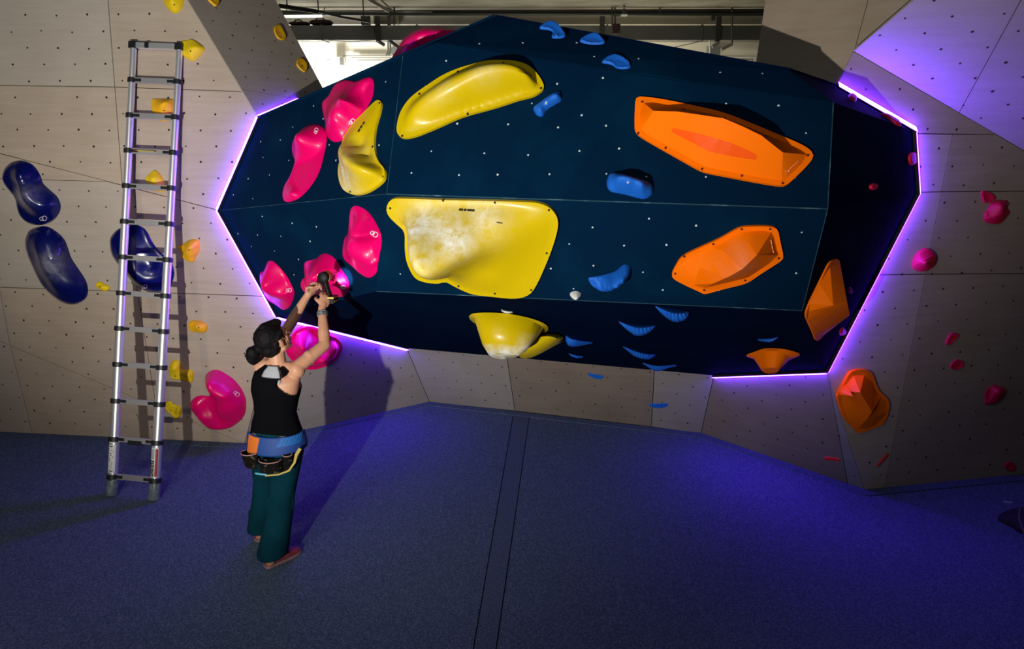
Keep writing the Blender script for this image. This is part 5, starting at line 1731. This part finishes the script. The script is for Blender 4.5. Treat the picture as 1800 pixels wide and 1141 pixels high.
TT = [(hip + ZUP * .045, .168, .118), (hip + ZUP * .10, .154, .108), (waist, .135, .099), (waist + (chest - waist) * .5, .143, .106),
      (chest, .160, .124), (chest + (shc - chest) * .5, .164, .124), (shc - ZUP * .012, .160, .114), (shc + ZUP * .022, .128, .086), (shc + ZUP * .046, .080, .068)]


def keep_tank(ang, v, p):
    s_ = (p[2] - (chest[2] - .03)) / .15          # 0 at the bottom of the arm hole
    right = (ang < 90 or ang > 270)
    d = abs((ang + 180) % 360 - 180) if right else abs(ang - 180)   # angular distance from the body side
    lim = ((72 - 30 * min(max((s_ - .8) / .3, 0), 1)) if right else 3) if 180 < ang < 360 else 50
    if s_ > 0 and d < min(lim, 90 * math.sqrt(min(s_, 1.2))): return False
    back = 180 < ang < 360
    if back and p[2] > shc[2] - .012 and abs(ang - 270) < 27: return False
    if not back and p[2] > shc[2] - .06 and abs(ang - 90) < 38: return False
    return True


shell(interp_rows(TT, 90), 'tank_top', M['tank'], 150, keep_tank)
GV = [(shc - ZUP * .075, .150, .106), (shc - ZUP * .012, .148, .098), (shc + ZUP * .022, .120, .082), (shc + ZUP * .050, .072, .063)]
shell(interp_rows(GV, 14), 'undershirt', M['vest'], 48, lambda ang, v, p: abs(ang - 268) < 27)['label'] = 'grey undershirt showing at the neck'

# trousers
t_ = MB()
rings_loft(t_, [(c, RGT, FWD, a, d) for c, a, d in ((hip + ZUP * .085, .158, .112), (hip + ZUP * .02, .178, .128), (hip - ZUP * .06, .178, .132), (hip - ZUP * .11, .160, .120))], 30)
for P_, K_2, An, sg in ((HPR, KR, AR, 1), (HPL, KL, AL, -1)):
    d = (An - K_2) / np.linalg.norm(An - K_2)
    hem = An + ZUP * .000 + RGT * .005
    rings_loft(t_, [(P_ - ZUP * .02, RGT, FWD, .100, .118), (P_ + (K_2 - P_) * .4, RGT, FWD, .098, .108), (K_2 + ZUP * .03, RGT, FWD, .086, .092), (K_2 + (hem - K_2) * .35, RGT, FWD, .088, .094),
                    (K_2 + (hem - K_2) * .7, RGT, FWD, .094, .102), (hem, RGT, FWD, .100, .112)], 26)
    ellipsoid(t_, hip + RGT * sg * .076 - FWD * .060 - ZUP * .045, np.eye(3), (.086, .084, .095))
    for k in range(5):      # soft folds
        z = random.uniform(.15, .95)
        c = K_2 + (hem - K_2) * z
        aa = random.uniform(0, 6.28)
        o_ = RGT * math.cos(aa) * .080 + FWD * math.sin(aa) * .086
        capsule(t_, c + o_, c + o_ * .98 + A_(random.uniform(-.02, .02), random.uniform(-.02, .02), random.uniform(.05, .12)), .016, .012, 8)
fuse(t_, 'trousers', M['trouser'], woman, 0.0075, 6, 0.5)

# shoes
for An, nm in ((AR, 'shoe'), (AL, 'shoe')):
    f = A_(math.sin(math.radians(44)), math.cos(math.radians(44)), 0) if An is AR else A_(math.sin(math.radians(30)), math.cos(math.radians(30)), 0)
    r = A_(f[1], -f[0], 0)
    heel = An * A_(1, 1, 0) - f * .055
    s_ = MB()
    rings_loft(s_, [(heel + f * d + ZUP * z, r, ZUP, a, h) for d, z, a, h in ((0, .035, .020, .022), (.012, .040, .032, .032), (.06, .045, .036, .038), (.11, .040, .040, .034), (.17, .032, .044, .026), (.215, .026, .040, .020), (.245, .022, .026, .014), (.255, .020, .010, .008))], 20)
    capsule(s_, heel + f * .05 + ZUP * .05, heel + f * .05 + ZUP * .085, .038, .036)
    so = fuse(s_, nm, M['shoe'], woman, 0.005, 3, .5)
    k_ = MB()
    P = [(0, .018), (.02, .034), (.07, .036), (.12, .043), (.18, .047), (.225, .042), (.25, .028), (.26, .008)]
    pts = [heel + f * (d - .004) + r * w for d, w in P] + [heel + f * (d - .004) - r * w for d, w in P[::-1]]
    n = len(pts)
    k_.add([p + ZUP * .002 for p in pts] + [p + ZUP * .020 for p in pts], [tuple(range(n)), tuple(range(n, 2 * n))] + [(i, (i + 1) % n, n + (i + 1) % n, n + i) for i in range(n)])
    k_.build('sole', M['sole'], so)
    for q in (.10, .13, .16):
        MB().tube([heel + f * q - r * .032 + ZUP * .058, heel + f * (q + .004) + ZUP * (.078 - (q - .1) * .18), heel + f * q + r * .032 + ZUP * .058], .0045, 6).build('lace', M['sole'], so, smooth=True)

# tool belt with pouches on the seat
BT = [(hip + ZUP * .055, .183, .136), (hip + ZUP * .02, .190, .150), (hip - ZUP * .025, .193, .162), (hip - ZUP * .06, .192, .168)]
bb = shell(interp_rows(BT, 10), 'tool_belt', M['beltblue'], 64, lambda a, v, p: 215 < a < 372 or a < 12, .006)
bb['label'] = 'blue tool belt with an orange panel and black pouches'
def on_belt(ang, z, off):
    t = math.radians(ang)
    q = np.clip((hip[2] + .055 - z) / .115, 0, 1.3)
    a, d = .184 + .009 * q, .137 + .031 * q
    return A_(hip[0], hip[1], z) + (a + off) * math.cos(t) * RGT + (d + off) * math.sin(t) * FWD
def belt_patch(a0, a1, z0, z1, off, mat, name, th=.004, skew=0):
    V, F = [], []
    n = 8
    for k in (0, 1):
        for z, s2 in ((z0, 0), (z1, skew)):
            for i in range(n):
                V.append(on_belt(a0 + (a1 - a0) * i / (n - 1) + s2, z, off - k * th))
    for i in range(n - 1):
        F += [(i, i + 1, n + i + 1, n + i), (2 * n + i, 3 * n + i, 3 * n + i + 1, 2 * n + i + 1), (i, 2 * n + i, 2 * n + i + 1, i + 1), (n + i, n + i + 1, 3 * n + i + 1, 3 * n + i)]
    F += [(0, n, 3 * n, 2 * n), (n - 1, 3 * n - 1, 4 * n - 1, 2 * n - 1)]
    return mesh_obj(name, V, F, mat, bb, smooth=False)
Hz = hip[2]
belt_patch(222, 254, Hz - .07, Hz + .05, .008, M['beltorange'], 'orange_panel', skew=6)
belt_patch(292, 345, Hz - .0, Hz + .055, .009, M['beltblue2'], 'blue_panel', skew=10)
def pouch(a0, a1, z0, z1, depth, tiltz, name):
    V, F = [], []
    n = 9
    for z, o1, tz in ((z0, depth * .55, 0), (z1, depth, tiltz)):
        for i in range(n):
            u = i / (n - 1)
            V.append(on_belt(a0 + (a1 - a0) * u, z + tz * (u - .5), .008 + o1 * math.sin(math.pi * u) ** .5 + .004))
        for i in range(n):
            u = i / (n - 1)
            V.append(on_belt(a0 + (a1 - a0) * (1 - u), z + tz * (.5 - u), .004))
    m2 = 2 * n
    for i in range(m2):
        F.append((i, (i + 1) % m2, m2 + (i + 1) % m2, m2 + i))
    F.append(tuple(range(m2)))
    po = mesh_obj(name, V, F, M['pouch'], bb)
    MB().tube([V[m2 + i] for i in range(n)], .0035, 6).build('rim_tape', M['sole'], po)
    return po
pouch(216, 256, Hz - .145, Hz - .055, .045, .02, 'pouch')
pouch(262, 302, Hz - .155, Hz - .075, .04, 0.0, 'pouch')
pouch(304, 322, Hz - .145, Hz - .05, .03, 0.0, 'pouch')
MB().tube([on_belt(a, z, .040) for a, z in ((334, Hz - .025), (326, Hz - .055), (322, Hz - .10), (312, Hz - .145), (296, Hz - .160), (276, Hz - .166))], [.012, .011, .008, .007, .006, .005], 6).build('yellow_strap', M['tape'], bb, smooth=True)
MB().tube([on_belt(a, Hz - .162, .034) for a in (258, 268, 278)], .006, 6).build('trim_tape', M['cyan'], bb, smooth=True)

# bracelet on the right wrist
fa = (WR - ER) / np.linalg.norm(WR - ER)
pts = []
x_ = np.cross(fa, ZUP); x_ /= np.linalg.norm(x_); y_ = np.cross(fa, x_)
for row, q in ((0, .0), (1, .011), (2, .022)):
    c = WR - fa * (.030 + q)
    MB().tube([c + .0305 * (math.cos(t) * x_ + math.sin(t) * y_) for t in np.linspace(0, 2 * math.pi, 25)], .0055, 6, cap=False).build('bracelet', M['bracelet'], woman, smooth=True)
# ------------------------------------------------------------------ cordless drill in her hands
M['tool_black'] = plain('black_tool_plastic', (0.005, 0.005, 0.005), 0.5, spec=0.15)
M['tool_yellow'] = plain('yellow_tool_plastic', (0.62, 0.40, 0.015), 0.45)
M['steel'] = plain('steel', (0.5, 0.5, 0.5), 0.3, 1.0)
aim = pinkP.at(596, 478)
dn = atY(573, 486, 4.44)
dax = (aim - dn) / np.linalg.norm(aim - dn)
dup_ = ZUP - dax * (dax @ ZUP); dup_ /= np.linalg.norm(dup_)
dsd = np.cross(dax, dup_)
DR = np.stack([dsd, dax, dup_], 1)
drill = empty('cordless_drill', dn, 'yellow and black cordless drill held in both hands against the pink hold', 'drill')
Dp = lambda x, y, z: dn + DR @ A_(x, y, z)
MB().tube([Dp(0, -.080, 0), Dp(0, -.074, 0), Dp(0, -.030, 0)], [.024, .035, .037], 18).build('motor_cap', M['tool_black'], drill, smooth=True)
MB().tube([Dp(0, -.034, 0), Dp(0, .018, 0), Dp(0, .030, 0)], [.0385, .0385, .030], 18).build('yellow_shell', M['tool_yellow'], drill, smooth=True)
MB().bar(Dp(-.034, -.06, .012), Dp(-.034, .0, .012), .012, .02).build('yellow_side_panel', M['tool_yellow'], drill)
MB().tube([Dp(0, .026, 0), Dp(0, .070, 0), Dp(0, .086, 0)], [.028, .023, .012], 16).build('chuck', M['tool_black'], drill, smooth=True)
L_ = np.linalg.norm(aim - dn)
MB().tube([Dp(0, .085, 0), Dp(0, L_ - .004, 0)], .0045, 8).build('bit', M['steel'], drill, smooth=True)
gp0, gp1 = Dp(.004, -.035, -.030), Dp(.034, -.048, -.125)
MB().tube([gp0, gp0 + (gp1 - gp0) * .5, gp1], [.021, .018, .021], 14).build('handle', M['tool_black'], drill, smooth=True)
MB().bar(Dp(0, -.018, -.035), Dp(0, -.026, -.062), .012, .014).build('trigger', M['tool_yellow'], drill)
bt = MB().box(Dp(.040, -.045, -.146), (.070, .105, .046), DR).build('battery', M['tool_black'], drill)
MB().box(Dp(.040, -.045, -.131), (.074, .109, .010), DR).build('yellow_band', M['tool_yellow'], bt)
MB().box(Dp(.040, -.045, -.157), (.074, .070, .009), DR).build('yellow_band', M['tool_yellow'], bt)
MB().tube([Dp(0, .03, -.030), Dp(0, .038, -.032)], .006, 8).build('work_light', plain('drill_led', (0.9, 0.95, 1.0), 0.4, emis=((0.75, 0.9, 1.0), 40.0)), drill)
spotp = pinkP.at(609, 487)
lp = Dp(.03, .055, -.045)
lamp('drill_lamp', 'SPOT', tuple(lp), 16.0, (0.55, 0.82, 1.0), tuple(spotp), spot_size=math.radians(38), spot_blend=0.7, shadow_soft_size=0.004)
